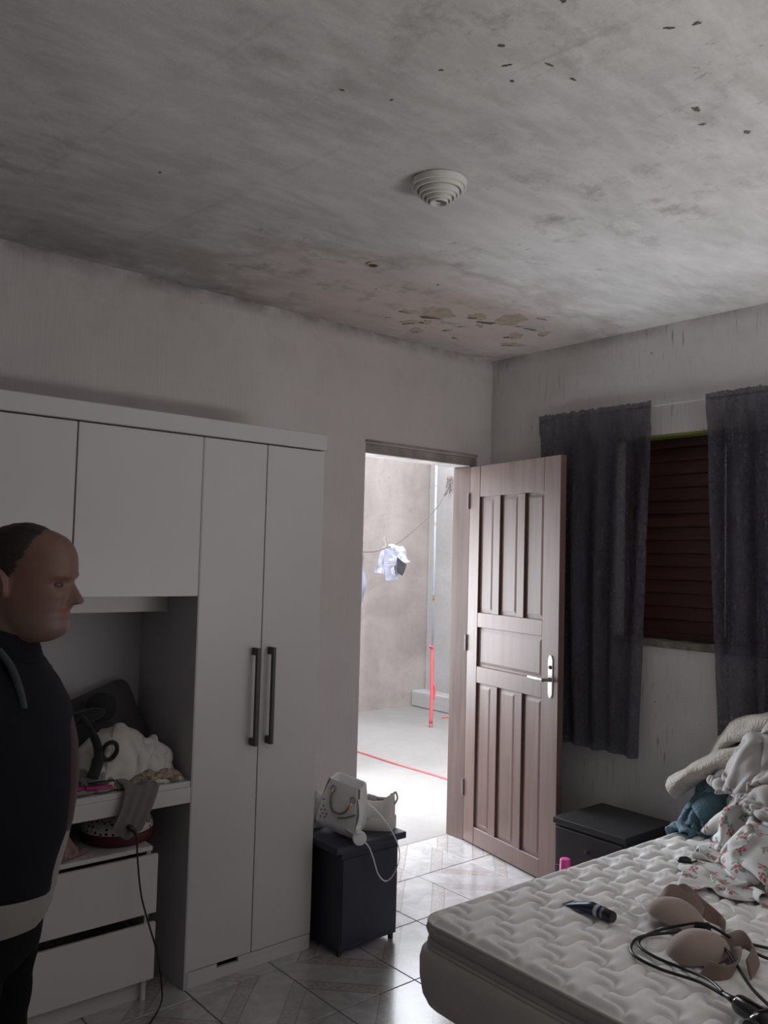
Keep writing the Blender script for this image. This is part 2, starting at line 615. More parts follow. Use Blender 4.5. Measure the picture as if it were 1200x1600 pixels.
MAT['shoe_white'] = plain('off_white_shoe', (.72, .70, .66), .55, var=.05, bump=.1)
MAT['shoe_lining'] = cloth_mat('shoe_lining', (.36, .34, .36), .06)
MAT['beige_bra'] = cloth_mat('skin_tone_fabric', (.35, .275, .24), .06, 900, .15)
MAT['beige_dark'] = cloth_mat('tan_band_fabric', (.22, .155, .13), .10, 900, .3)

def clear_mat():
    s = NT('clear_plastic_strap')
    s.set(Base_Color=(.75, .78, .78), Roughness=.25, Alpha=.45)
    return s.m
MAT['clear'] = clear_mat()

def tube_mat():
    s = NT('navy_tube_print')
    c = s.coord('Object')
    x, y, z = s.sep(c)
    base = (.018, .024, .075)
    stripe = s.math('MULTIPLY', s.ramp(s.math('ABSOLUTE', s.math('SUBTRACT', x, .115)), .008, .005), 1.0)
    col = s.mix(stripe, base, (.55, .56, .60))
    for cx in (.045, .075):
        dx = s.math('DIVIDE', s.math('SUBTRACT', x, cx), .011)
        dy = s.math('DIVIDE', y, .009)
        d = s.math('SQRT', s.math('ADD', s.math('MULTIPLY', dx, dx), s.math('MULTIPLY', dy, dy)))
        col = s.mix(s.ramp(d, 1.1, .9, 0, .5), col, (.30, .32, .42))
    s.set(Base_Color=col, Roughness=.25, Metallic=.2)
    return s.m
MAT['tube'] = tube_mat()
MAT['foil'] = plain('silver_foil', (.22, .225, .25), .25, .5, var=.05)
MAT['white_plastic_bag'] = plain('white_plastic_bag', (.17, .17, .21), .35, var=.06)
MAT['line_cord'] = plain('clothes_line_cord', (.07, .06, .05), .8, var=.1)
MAT['peg_wood'] = plain('clothes_peg', (.16, .13, .12), .7, var=.1)
MAT['red_plastic'] = plain('red_rubber', (.46, .085, .095), .5, var=.05)
MAT['red_faded'] = plain('faded_red_line', (.30, .085, .085), .7, var=.12, scale=30)
def pole_mat():
    s = NT('rusty_pole')
    c = s.coord('Object')
    r = s.ramp(s.noise(s.mapping(c, (4, 4, 7)), 1, 3), .56, .62)
    s.set(Base_Color=s.mix(r, (.27, .29, .32), (.24, .13, .05)), Roughness=.5, Metallic=.1)
    return s.m
MAT['pole'] = pole_mat()
# person
def skin_mat():
    s = NT('skin')
    c = s.coord('Object')
    x, y, z = s.sep(c)
    f = s.ramp(s.noise(c, 30, 4), .3, .7)
    base = s.mix(f, (.150, .075, .058), (.185, .098, .076))
    jaw = s.math('MULTIPLY', s.ramp(z, 1.455, 1.42), s.ramp(s.noise(c, 260, 3), .35, .65, .4, 1.0))
    jaw = s.math('MULTIPLY', jaw, s.ramp(z, 1.30, 1.36))
    base = s.mix(s.math('MULTIPLY', jaw, .5), base, (.17, .13, .115))
    lip = s.math('MULTIPLY', s.ramp(s.math('ABSOLUTE', s.math('SUBTRACT', z, 1.428)), .014, .008), s.math('MULTIPLY', s.ramp(x, .125, .135), s.ramp(s.math('ABSOLUTE', y), .026, .020)))
    base = s.mix(s.math('MULTIPLY', lip, .6), base, (.24, .085, .08))
    s.set(Base_Color=base, Roughness=.55)
    s.b.inputs['Subsurface Weight'].default_value = .05
    s.bump(s.noise(c, 220, 3), .08, .001)
    return s.m
MAT['skin'] = skin_mat()
MAT['hair'] = plain('dark_brown_hair', (.012, .008, .006), .6, var=.4, scale=90, bump=.5, bscale=160)
MAT['eye'] = plain('eye', (.13, .115, .11), .3, var=.05)
MAT['iris'] = plain('iris', (.02, .012, .008), .15)
MAT['jacket'] = cloth_mat('dark_navy_jacket', (.0035, .0042, .0075), .2, 700, .2, .8)
for k_ in ('beige_knit', 'blue_towel'):
    for n_ in MAT[k_].node_tree.nodes:
        if n_.bl_idname == 'ShaderNodeBump':
            n_.inputs['Distance'].default_value = .012
for k_ in ('jacket',):
    MAT[k_].node_tree.nodes['Principled BSDF'].inputs['Sheen Weight'].default_value = 0
    MAT[k_].node_tree.nodes['Principled BSDF'].inputs['Specular IOR Level'].default_value = .2
MAT['jacket_trim'] = cloth_mat('slate_sleeve_stripe', (.035, .045, .055), .1)
MAT['trousers'] = cloth_mat('black_trousers', (.004, .004, .005), .2)
MAT['trousers'].node_tree.nodes['Principled BSDF'].inputs['Sheen Weight'].default_value = 0
MAT['trousers'].node_tree.nodes['Principled BSDF'].inputs['Specular IOR Level'].default_value = .15
MAT['hem_white'] = cloth_mat('grey_white_undershirt', (.22, .215, .20), .06)
MAT['maroon'] = cloth_mat('maroon_pullover', (.032, .005, .010), .1)
MAT['shoe_black'] = plain('black_shoe', (.012, .011, .011), .45)

# ================================================================== THE SETTING
def struct(name, bm, mat, smooth=False, label=None, cat=None, loc=None):
    if loc is None:
        o = fin(name, bm, mat, None, smooth)
    else:
        o = root_mesh(name, bm, mat, loc, smooth)
    tag(o, label, cat, kind='structure')
    return o

TX, TY = .354, .375           # tile pitch
NX0, NY0 = -1.086, -.619      # one tile corner
DX0, DX1 = -.941, -.118       # door opening
DZ = 2.145

# floor: grout bed with every tile laid on it
bm = B(); box(bm, XL-.1, .12, YF-.1, 0.0, -.06, -.004)
box(bm, DX0, DX1, 0.0, .15, -.06, -.004)
floor = struct('floor', bm, MAT['grout'], label='dark grout bed of the tiled bedroom floor', cat='floor')
tile_cache = {}
def tile_mesh(w, d):
    key = (round(w, 3), round(d, 3))
    if key not in tile_cache:
        b = B()
        g = .0022
        box(b, -w/2+g, w/2-g, -d/2+g, d/2-g, -.0045, 0.0, .0012)
        me = bpy.data.meshes.new('tile')
        b.to_mesh(me); b.free()
        me.materials.append(MAT['tile'])
        tile_cache[key] = me
    return tile_cache[key]
def lay(x0, x1, y0, y1, flip):
    if x1-x0 < .02 or y1-y0 < .02: return
    o = bpy.data.objects.new('tile', tile_mesh(x1-x0, y1-y0))
    COL.objects.link(o)
    o.location = ((x0+x1)/2, (y0+y1)/2, 0)
    if flip and abs((x1-x0)-TX) < .001 and abs((y1-y0)-TY) < .001:
        o.scale = (-1, 1, 1)
    o.parent = floor
i0 = int(math.floor((XL-NX0)/TX)); i1 = int(math.ceil((0-NX0)/TX))
j0 = int(math.floor((YF-NY0)/TY)); j1 = int(math.ceil((.0-NY0)/TY))
for i in range(i0, i1):
    for j in range(j0, j1):
        x0, x1 = max(NX0+i*TX, XL), min(NX0+(i+1)*TX, 0)
        y0, y1 = max(NY0+j*TY, YF), NY0+(j+1)*TY
        if y1 > 0.0:
            # the last row is cut at the wall and runs on through the doorway
            a0, a1 = max(x0, DX0), min(x1, DX1)
            if a1-a0 > .02:
                lay(a0, a1, y0, min(y1, .148), (i+j) % 2)
                lay(x0, a0, y0, 0, 0)
                lay(a1, x1, y0, 0, 0)
            else:
                lay(x0, x1, y0, 0, 0)
        else:
            lay(x0, x1, y0, y1, (i+j) % 2)

# back wall with the doorway
bm = B()
box(bm, XL, DX0, 0, .15, -.05, H)
box(bm, DX1, 0, 0, .15, -.05, H)
box(bm, DX0, DX1, 0, .15, DZ, H)
wall_back = struct('wall_back', bm, MAT['wall_back'], label='grey white scratched plaster wall behind the wardrobe and doorway', cat='wall')

# right wall with the shuttered window
WY0, WY1, WZ0, WZ1 = -1.98, -.86, 1.195, 2.19
bm = B()
box(bm, 0, .15, WY1, .15, -.05, H)
box(bm, 0, .15, YF, WY0, -.05, H)
box(bm, 0, .15, WY0, WY1, -.05, WZ0)
box(bm, 0, .15, WY0, WY1, WZ1, H)
wall_right = struct('wall_right', bm, MAT['wall_right'], label='scuffed plaster wall with the curtained window', cat='wall')
bm = B(); box(bm, XL-.12, XL, YF-.12, .15, -.05, H)
struct('wall_left', bm, MAT['wall_back'], label='plaster wall on the left, out of view', cat='wall')
# wall behind the camera, with a window opening added for light
QX0, QX1, QZ0, QZ1 = -1.85, -.05, .9, 2.2
bm = B()
box(bm, XL, QX0, YF-.12, YF, -.05, H)
box(bm, QX1, .15, YF-.12, YF, -.05, H)
box(bm, QX0, QX1, YF-.12, YF, -.05, QZ0)
box(bm, QX0, QX1, YF-.12, YF, QZ1, H)
struct('wall_front', bm, MAT['wall_back'], label='plaster wall behind the viewer with an added window opening', cat='wall')
bm = B()
box(bm, QX0, QX0+.04, YF-.10, YF-.03, QZ0, QZ1, .003)
box(bm, QX1-.04, QX1, YF-.10, YF-.03, QZ0, QZ1, .003)
box(bm, QX0+.04, QX1-.04, YF-.10, YF-.03, QZ0, QZ0+.04, .003)
box(bm, QX0+.04, QX1-.04, YF-.10, YF-.03, QZ1-.04, QZ1, .003)
struct('added_window', bm, MAT['frame_wood'], label='added wooden window frame by the fill lamp behind the viewer', cat='window')  # frame of the added opening, never in view

# unseen roof and walls added to keep sky light out of that opening
bm = B(); box(bm, XL-.12, .6, YF-3.1, YF-.125, 2.30, 2.42)
struct('sky_block_roof', bm, MAT['yard_wall'], label='unseen roof slab added behind the house to block the sky', cat='roof')
bm = B()
box(bm, XL-.12, .6, YF-3.2, YF-3.1, -.06, 2.42)
box(bm, XL-.22, XL-.12, YF-3.1, YF-.125, -.06, 2.30)
box(bm, .5, .6, YF-3.1, YF-.125, -.06, 2.299)
struct('sky_block_wall', bm, MAT['yard_wall'], label='unseen walls added behind the house to block the sky', cat='wall')

# ceiling slab
bm = B(); box(bm, XL-.12, .15, YF-.12, .15, H, H+.14)
ceiling = struct('ceiling', bm, MAT['ceiling'], label='damp stained plaster ceiling with peeling paint', cat='ceiling')

def blob_outline(cx, cy, rx, ry, ang, seed, n=22, rough=.35):
    pts = []
    for k in range(n):
        a = 2*PI*k/n
        r = 1 + rough*mnoise.noise(Vector((math.cos(a)*1.7+seed*3.1, math.sin(a)*1.7, seed*1.7))) + .35*rough*mnoise.noise(Vector((math.cos(a)*5+seed, math.sin(a)*5, 9)))
        x, y = rx*r*math.cos(a), ry*r*math.sin(a)
        pts.append((cx + x*math.cos(ang)-y*math.sin(ang), cy + x*math.sin(ang)+y*math.cos(ang)))
    return pts
def patch(name, cx, cy, rx, ry, ang, seed, mat, thick, parent, rough=.35, curl=0.0):
    pts = blob_outline(cx, cy, rx, ry, ang, seed, rough=rough)
    b = B()
    ring_t = [(x, y, H-.0002) for x, y in pts]
    ring_b = [(cx+(x-cx)*.93, cy+(y-cy)*.93, H-thick-curl*max(0, math.sin(2*PI*k/len(pts)+seed))) for k, (x, y) in enumerate(pts)]
    loft(b, [ring_t, ring_b], True)
    o = fin(name, b, mat, parent)
    return o
SLANT = -.73                       # direction the damp spreads along
peel = [(-.907, -.484, .075, .095), (-.592, -.652, .080, .105)]
for k, (x, y, a, b_) in enumerate(peel):
    patch('exposed_patch', x, y, a, b_, SLANT, k+1, MAT['exposed'], .0016, ceiling, .55)
    patch('paint_crack', x+.02-.06*k, y+.085+.03*k, .045, .014, SLANT+.25, k+21, MAT['crack'], .0026, ceiling, .9)
flakes = [(-.492, -.786, .05, .014), (-.744, -.575, .055, .026), (-.223, -.342, .07, .018), (-.539, -.244, .032, .020),
          (-.342, -.467, .045, .034), (-.902, -.27, .06, .016), (-.376, -.644, .06, .026), (-.784, -.189, .036, .020),
          (-.84, -.33, .03, .018), (-.70, -.40, .03, .012), (-1.02, -.40, .05, .014), (-.62, -.48, .022, .012), (-.45, -.62, .03, .012), (-.28, -.60, .03, .02),
          (-.66, -.30, .02, .010), (-1.05, -.27, .03, .010)]
for k, (x, y, a, b_) in enumerate(flakes):
    patch('exposed_patch', x, y, a*.8, b_*2.2, SLANT+.3*math.sin(k), k+40, MAT['exposed' if k % 3 else 'flake'], .0022, ceiling, .7)
    patch('paint_crack', x+.02*math.sin(k*3), y+b_*1.2, a*.55, b_*.35, SLANT+.5*math.cos(k*2), k+70, MAT['crack'], .0030, ceiling, .7)
# fallen specks of paint farther out
for k, (x, y, a, b_) in enumerate([(-2.267, -2.092, .018, .008), (-2.127, -2.12, .03, .006), (-2.019, -2.431, .02, .008), (-2.289, -2.283, .015, .008), (-2.141, -2.014, .012, .006),
                                   (-2.20, -2.05, .025, .005), (-2.04, -2.12, .02, .005), (-2.30, -1.93, .014, .005), (-2.05, -2.38, .03, .006), (-1.70, -2.25, .03, .012), (-1.62, -2.22, .02, .008), (-1.50, -2.28, .025, .012), (-2.42, -1.70, .014, .006), (-2.30, -1.75, .012, .005),
                                   (-2.55, -.95, .010, .008), (-1.20, -.78, .010, .008), (-1.35, -.55, .008, .006)]):
    patch('paint_crack', x, y, a*.42, b_*.6, -.6+.6*math.sin(k*2.3), k+100, MAT['crack'], .0016, ceiling, .8)
# bored hole with a rim
bm = B(); lathe(bm, [(.030, -.001), (.028, -.006), (.019, -.009), (.016, -.002)], (-1.564, -.787, H), 24)
fin('hole_rim', bm, MAT['exposed'], ceiling, True, auto=40)
bm = B(); lathe(bm, [(.016, -.0086), (.0165, -.0015)], (-1.564, -.787, H), 20)
fin('bored_hole', bm, MAT['dark_hole'], ceiling)

# door frame: dusty head and wooden hinge jamb
bm = B()
box(bm, DX0, DX1, .004, .14, 2.095, DZ, .004)
fr = struct('trim_1', bm, MAT['head_paint'], label='dusty grey door frame head above the open doorway', cat='door frame')
bm = B()
box(bm, -.164, DX1, .002, .14, 0.0, 2.094, .003)
struct('trim_2', bm, MAT['frame_wood'], label='brown wooden door jamb on the hinge side', cat='door frame')
bm = B()
box(bm, DX0-.004, DX1, -.012, .0, 2.150, 2.162, .003)
struct('trim_3', bm, MAT['head_paint'], label='thin grey cover strip over the door frame', cat='door frame')

# ---- open panelled door: local u along the leaf from the hinge, local +y towards the camera side
DA = math.radians(11)
hinge = (-.132, -.006, 0)
# local x = from the hinge to the free edge, local y = thickness (negative y faces the room's left)
door = thing('door_1', hinge, 'open brown panelled wooden door with a metal lever handle', 'door', None,
             rotz=math.atan2(-math.cos(DA), -math.sin(DA)), kind='structure')
T = .036
def dface(y):  # local y: visible side is -y
    return y
us = [0.0, .095, .225, .285, .435, .495, .645, .77]
zs = [.008, .10, .885, .975, 1.19, 1.27, 1.915, 2.09]
bm = B()
box(bm, us[0], us[1], -T, 0, zs[0], zs[7], .002)
fin('stile', bm, MAT['door_wood'], door)
bm = B()
box(bm, us[6], us[7], -T, 0, zs[0], zs[7], .002)
stile_lock = fin('stile', bm, MAT['door_wood'], door)
for z0, z1 in ((zs[0], zs[1]), (zs[2], zs[3]), (zs[4], zs[5]), (zs[6], zs[7])):
    bm = B(); box(bm, us[1], us[6], -T+.001, -.001, z0, z1, .002)
    fin('rail', bm, MAT['door_wood'], door)
for z0, z1 in ((zs[1], zs[2]), (zs[5], zs[6])):
    for u0, u1 in ((us[2], us[3]), (us[4], us[5])):
        bm = B(); box(bm, u0, u1, -T+.001, -.001, z0, z1, .002)
        fin('mullion', bm, MAT['door_wood'], door)
def door_panel(u0, u1, z0, z1):
    b = B()
    d = .014; m = .012
    for s_ in (0, 1):
        # sunk field with a bevelled raised centre, on both faces
        y_edge = (-T+d) if s_ == 0 else -d
        y_mid = (-T+.006) if s_ == 0 else -.006
        r1 = [(u0, y_edge, z0), (u1, y_edge, z0), (u1, y_edge, z1), (u0, y_edge, z1)]
        r2 = [(u0+m, y_edge, z0+m), (u1-m, y_edge, z0+m), (u1-m, y_edge, z1-m), (u0+m, y_edge, z1-m)]
        k = m+.016
        r3 = [(u0+k, y_mid+(.005 if s_ == 0 else -.005), z0+k), (u1-k, y_mid+(.005 if s_ == 0 else -.005), z0+k), (u1-k, y_mid+(.005 if s_ == 0 else -.005), z1-k), (u0+k, y_mid+(.005 if s_ == 0 else -.005), z1-k)]
        loft(b, [r1, r2, r3], False)
        b.faces.new([b.verts.new(p) for p in r3])
    return b
for (a, c_) in ((1, 2), (3, 4), (5, 6)):
    for (z0, z1) in ((zs[1], zs[2]), (zs[5], zs[6])):
        fin('panel', door_panel(us[a], us[c_], z0, z1), MAT['door_wood'], door)
fin('panel', door_panel(us[1], us[6], zs[3], zs[4]), MAT['door_wood'], door)
# handle on the lock stile
bm = B()
pl = [(x*.5, z) for x, z in rrect(0, 0, .034, .105, .030, 6)]
loft(bm, [[(.715+x, -T-.0005, 1.0+z) for x, z in pl], [(.715+x*.9, -T-.004, 1.0+z*.985) for x, z in pl]], True)
hp = fin('handle_plate', bm, MAT['chrome'], door, label='pale metal lock plate')
bm = B()
lathe(bm, [(.011, 0), (.010, .012), (.008, .014), (.008, .045), (.0095, .055)], (.715, -T-.004, .985), 16, axis=(0, -1, 0))
fin('handle_neck', bm, MAT['bag_edge'], hp)
bm = B()
tube(bm, spline([(.722, -T-.052, .985), (.69, -T-.054, .986), (.64, -T-.052, .987), (.605, -T-.046, .988)], 6), [.009]*6+[.0095]*6+[.0085]*7, 12)
fin('lever', bm, MAT['chrome'], hp, True)
bm = B(); lathe(bm, [(.009, 0), (.009, .004), (.004, .006)], (.715, -T-.004, 1.045), 16, axis=(0, -1, 0))
fin('keyhole', bm, MAT['dark_hole'], hp)
bm = B()
for hz in (.25, 1.05, 1.85):
    lathe(bm, [(.007, 0), (.007, .09)], (-.006, -T-.004, hz), 10)
fin('hinge', bm, MAT['bag_edge'], door)

# ---- window: brown shutter leaves of boards, rough sill, green reveal
win = thing('window_1', (.05, (WY0+WY1)/2, WZ0), 'closed dark brown wooden shutter window behind the curtains', 'window', kind='structure')
bm = B()
box(bm, .075, .145, WY1-.045, WY1, WZ0, WZ1-.012, .003)
box(bm, .075, .145, WY0, WY0+.045, WZ0, WZ1-.012, .003)
box(bm, .075, .145, WY0+.045, WY1-.045, WZ1-.055, WZ1-.012, .003)
box(bm, .075, .145, WY0+.045, WY1-.045, WZ0, WZ0+.04, .003)
fin('window_frame', bm, MAT['shutter_wood'], win)
YM = -1.388
GAPW = .0035
for (ya, yb) in ((WY0+.0455, YM-GAPW), (YM+GAPW, WY1-.0455)):
    leaf_z0, leaf_z1 = WZ0+.0403, WZ1-.0553
    b = B()
    box(b, .090, .120, ya, ya+.05, leaf_z0, leaf_z1, .002)
    box(b, .090, .120, yb-.05, yb, leaf_z0, leaf_z1, .002)
    leaf = fin('shutter_leaf', b, MAT['shutter_wood'], win)
    nsl = 14
    ph = (leaf_z1-leaf_z0)/nsl
    tilt = Matrix.Rotation(math.radians(12), 3, 'Y')
    for k in range(nsl):
        b = B()
        z0 = leaf_z0 + k*ph
        box(b, .097, .113, ya+.05, yb-.05, z0-.003, z0+ph+.003, .002, rot=tilt)
        fin('slat', b, MAT['shutter_wood'], leaf)
bm = B()
box(bm, -.002, .149, WY0, WY1, WZ1-.012, WZ1-.0005, .002)
fin('lintel_reveal', bm, MAT['green_paint'], win, label='green painted lintel reveal')
# crumbly mortar sill
bm = B()
n = 60
top = []; rings = []
for k in range(n+1):
    y = WY0 + (WY1-WY0)*k/n
    a = .007*mnoise.noise(Vector((y*16, 1.3, 0))) + .004*mnoise.noise(Vector((y*45, 4.1, 0)))
    rings.append([(.149, y, WZ0-.002), (.149, y, WZ0+.006+a*.4), (-.006+a, y, WZ0+.008+a), (-.010+a, y, WZ0-.022+a), (.001, y, WZ0-.028)])
loft(bm, rings, True)
fin('window_sill', bm, MAT['mortar'], win, label='rough mortar window sill')

# ---- yard outside
bm = B(); box(bm, -14, 14, -14, 14, -.30, -.065)
struct('ground', bm, MAT['yard_ground'], label='bare ground around the house', cat='ground')
bm = B(); box(bm, -4.9, 2.72, .152, 3.40, -.062, -.006)
struct('yard_floor', bm, MAT['yard_ground'], label='bare grey cement floor of the back yard', cat='ground')
bm = B(); box(bm, -5.0, 2.86, 3.40, 3.55, -.06, 2.74)
struct('wall_yard_back', bm, MAT['yard_wall'], label='bare beige rendered yard wall facing the doorway', cat='wall')
bm = B(); box(bm, 2.72, 2.86, .16, 3.395, -.06, 2.74)
struct('wall_yard_right', bm, MAT['yard_wall_pale'], label='pale patched yard wall on the right of the yard', cat='wall')
bm = B(); box(bm, 2.52, 2.718, .6, 3.398, -.004, .16, .012, 2)
struct('yard_kerb', bm, MAT['yard_wall_pale'], label='low cement ledge along the right yard wall', cat='ledge')
bm = B(); box(bm, -5.0, -4.9, .16, 3.395, -.06, 1.9)
struct('wall_yard_left', bm, MAT['yard_wall'], label='rendered yard wall at the far left of the yard', cat='wall')

# ================================================================== FURNITURE
# ---- wardrobe with an overhead cupboard and a desk niche
FY = -.556                    # front plane of the doors
WB = -.03                     # back of the carcass
ward = thing('wardrobe', (-2.35, -.29, 0), 'white wardrobe with tall doors, overhead cupboards and a desk niche', 'wardrobe')
XR, XT, XM, XO, XN = -1.605, -2.155, -1.878, -2.62, -3.10
D0 = FY+.018                  # carcass front, behind the doors
bm = B()
box(bm, XR-.018, XR, D0, WB, 0, 1.99, .001)
box(bm, XT+.018, XR-.018, D0+.002, WB, 1.972, 1.989, .001)
box(bm, XT+.018, XR-.018, WB-.012, WB, .06, 1.972)
box(bm, XT+.018, XR-.018, D0+.002, WB-.012, .06, .078)
fin('tall_body', bm, MAT['white_laminate'], ward)
bm = B(); box(bm, XT, XT+.018, D0-.017, WB, 0, 1.985, .001)
fin('side_panel', bm, MAT['grey_interior'], ward, label='grey side panel of the niche')
bm = B(); box(bm, XN-.018, XN, D0-.017, WB, 0, 1.985, .001)
fin('side_panel', bm, MAT['grey_interior'], ward)
# plinth with a chipped slot
bm = B()
box(bm, XT+.018, XR, FY+.004, FY+.02, 0, .040, .001)
box(bm, XT+.018, -2.02, FY+.004, FY+.02, .040, .058, .001)
box(bm, -1.93, XR, FY+.004, FY+.02, .040, .058, .001)
fin('plinth', bm, MAT['white_laminate'], ward)
# tall doors
def bar_handle(parent, x, z0, z1):
    b = B()
    box(b, x-.008, x+.008, FY-.040, FY-.026, z0, z1, .002)
    box(b, x-.008, x+.008, FY-.030, FY-.0005, z0, z0+.028, .002)
    box(b, x-.008, x+.008, FY-.030, FY-.0005, z1-.028, z1, .002)
    return fin('handle', b, MAT['dark_handle'], parent, label='dark metal bar handle')
for (a, c_, hx) in ((XT+.004, XM-.0018, -1.912), (XM+.0018, XR, -1.842)):
    b = B(); box(b, a, c_, FY, FY+.016, .062, 1.987, .0015)
    d = fin('door', b, MAT['white_laminate'], ward)
    bar_handle(d, hx, .838, 1.205)
# header rail
bm = B(); box(bm, XN-.02, XR+.006, FY-.012, WB, 1.9915, 2.056, .003)
fin('header', bm, MAT['white_laminate'], ward)
# overhead cupboard
bm = B()
box(bm, XN, XT, D0+.002, WB, 1.402, 1.42)
box(bm, XN, XT, WB-.012, WB, 1.42, 1.985)
box(bm, XO-.009, XO+.009, D0+.002, WB-.012, 1.42, 1.985)
fin('overhead_body', bm, MAT['white_laminate'], ward)
for (a, c_) in ((XO+.0018, XT-.0), (XN, XO-.0018)):
    b = B(); box(b, a, c_-.0015, FY, FY+.016, 1.402, 1.987, .0015)
    fin('overhead_door', b, MAT['white_laminate'], ward)
bm = B(); box(bm, XN+.001, XT-.001, -.318, -.302, 1.332, 1.401, .001)
fin('valance', bm, MAT['white_laminate'], ward)
bm = B(); box(bm, XN+.001, XT-.001, -.088, -.078, .0, 1.401)
fin('back_panel', bm, MAT['grey_interior'], ward)
# desk
bm = B()
box(bm, XN+.001, XT-.001, FY+.003, -.09, .718, .738, .001)
fin('desk_top', bm, MAT['white_laminate'], ward)
bm = B()
box(bm, XN+.001, XT-.001, FY, FY+.018, .662, .7175, .001)
fin('desk_apron', bm, MAT['white_laminate'], ward)
bm = B()
box(bm, XN+.001, XT-.001, FY+.0185, FY+.036, .662, .7175)
box(bm, XN+.001, XT-.001, -.106, -.09, .60, .7175)
fin('desk_rail', bm, MAT['grey_interior'], ward)

# ---- drawer unit under the desk
dru = thing('drawer_unit', (-2.6, -.33, 0), 'white two drawer unit standing under the desk', 'drawers')
DX_R, DX_L = -2.285, -2.98
bm = B()
box(bm, DX_R-.016, DX_R, FY+.03, -.12, 0.0, .514, .001)
box(bm, DX_L, DX_L+.016, FY+.03, -.12, 0.0, .514, .001)
box(bm, DX_L+.016, DX_R-.016, -.132, -.12, .04, .514)
box(bm, DX_L+.016, DX_R-.016, FY+.05, -.132, .06, .074)
fin('body', bm, MAT['white_laminate'], dru)
bm = B(); box(bm, DX_L, DX_R, FY+.018, -.12, .5145, .530, .001)
fin('top', bm, MAT['white_laminate'], dru)
bm = B(); box(bm, DX_L+.016, DX_R-.016, FY+.052, FY+.066, 0, .059)
fin('plinth', bm, MAT['white_laminate'], dru)
for k, (z0, z1) in enumerate(((.305, .505), (.080, .272))):
    b = B()
    box(b, DX_L-.012, DX_R+.014, FY, FY+.016, z0, z1, .0015)
    d = fin('drawer', b, MAT['white_laminate'], dru)
    b = B()
    box(b, DX_L+.03, DX_R-.03, FY+.0165, FY+.028, z0+.01, z1-.035)
    box(b, DX_L+.03, DX_L+.042, FY+.028, -.15, z0+.01, z1-.035)
    box(b, DX_R-.042, DX_R-.03, FY+.028, -.15, z0+.01, z1-.035)
    box(b, DX_L+.042, DX_R-.042, FY+.028, -.15, z0+.01, z0+.018)
    fin('drawer_box', b, MAT['grey_interior'], d)

# ---- two dark bedside boxes
def nightstand(name, x0, x1, y0, y1, h, mat, label, front, over=.02, leg=.03):
    t = thing(name, ((x0+x1)/2, (y0+y1)/2, 0), label, 'nightstand', 'dark bedside boxes')
    b = B()
    box(b, x0+over, x1-over, y0+over*.4, y1, leg, h-.028, .002)
    fin('body', b, mat, t)
    b = B(); box(b, x0, x1, y0, y1, h-.0275, h, .004, 2)
    fin('top', b, mat, t)
    for lx in (x0+over+.006, x1-over-.022):
        for ly in (y0+over*.4+.01, y1-.03):
            b = B(); box(b, lx, lx+.016, ly, ly+.016, 0, leg-.0005, .001)
            fin('foot', b, MAT['black_plastic'], t)
    return t
nA = nightstand('nightstand', -1.600, -1.238, -.708, -.32, .430, MAT['navy_laminate'], 'dark navy box nightstand between the wardrobe and the doorway', 'y', .034, .026)
b = B(); box(b, -1.560, -1.276, -.6985, -.6945, .050, .375, .001)
fin('drawer_front', b, MAT['navy_laminate'], nA)

t = thing('nightstand', (-.30, -1.05, 0), 'black nightstand against the window wall behind the bed', 'nightstand', 'dark bedside boxes')
X0, X1, Y0, Y1, HN = -.484, -.105, -1.255, -.868, .400
bm = B(); box(bm, X0+.012, X1, Y0+.008, Y1-.008, .03, HN-.028, .002)
fin('body', bm, MAT['black_laminate'], t)
bm = B(); box(bm, X0, X1, Y0, Y1, HN-.0275, HN, .004, 2)
fin('top', bm, MAT['black_laminate'], t)
bm = B(); box(bm, X0+.002, X0+.0115, Y0+.02, Y1-.02, .20, HN-.04, .002)
dn = fin('drawer', bm, MAT['black_laminate'], t)
bm = B(); lathe(bm, [(.006, 0), (.006, .008), (.010, .014), (.008, .018)], (X0+.002, (Y0+Y1)/2, .29), 14, axis=(-1, 0, 0))
fin('knob', bm, MAT['dark_handle'], dn)
bm = B(); box(bm, X0+.002, X0+.0115, Y0+.02, Y1-.02, .045, .192, .002)
fin('drawer', bm, MAT['black_laminate'], t)
for lx in (X0+.02, X1-.03):
    for ly in (Y0+.015, Y1-.035):
        bm = B(); box(bm, lx, lx+.018, ly, ly+.018, 0, .0295, .001)
        fin('foot', bm, MAT['black_plastic'], t)

# ---- bed
BZ = .488
BL, BW = 1.83, 1.40
BR = math.radians(2.2)
# local: x from the foot (0) to the head (BL), y from the far side (0) to the near side (-BW)
bed = thing('bed', (-1.872, -1.468, 0), 'box bed with a bare white quilted mattress', 'bed', rotz=-BR*.5)
def slab_rings(levels, r=.07):
    return [[(x, y, z) for x, y in rrect(BL/2, -BW/2, BL/2+o, BW/2+o, r+o*.5, 8)] for z, o in levels]
bm = B()
loft(bm, slab_rings([(.235, -.030), (.238, -.018), (.25, -.006), (.28, .008), (.33, .016), (.38, .017), (.405, .012), (.415, .004), (.418, -.01)], .06), True)
fin('bed_base', bm, MAT['bed_base'], bed, True, auto=50)
bm = B()
loft(bm, slab_rings([(.4185, -.012), (.420, -.003), (.432, .002), (.440, -.001), (.444, -.006), (.448, -.001), (.468, .006), (.484, .002), (.487, -.004)], .07), True)
matt = fin('mattress', bm, MAT['mattress_side'], bed, True, auto=60)
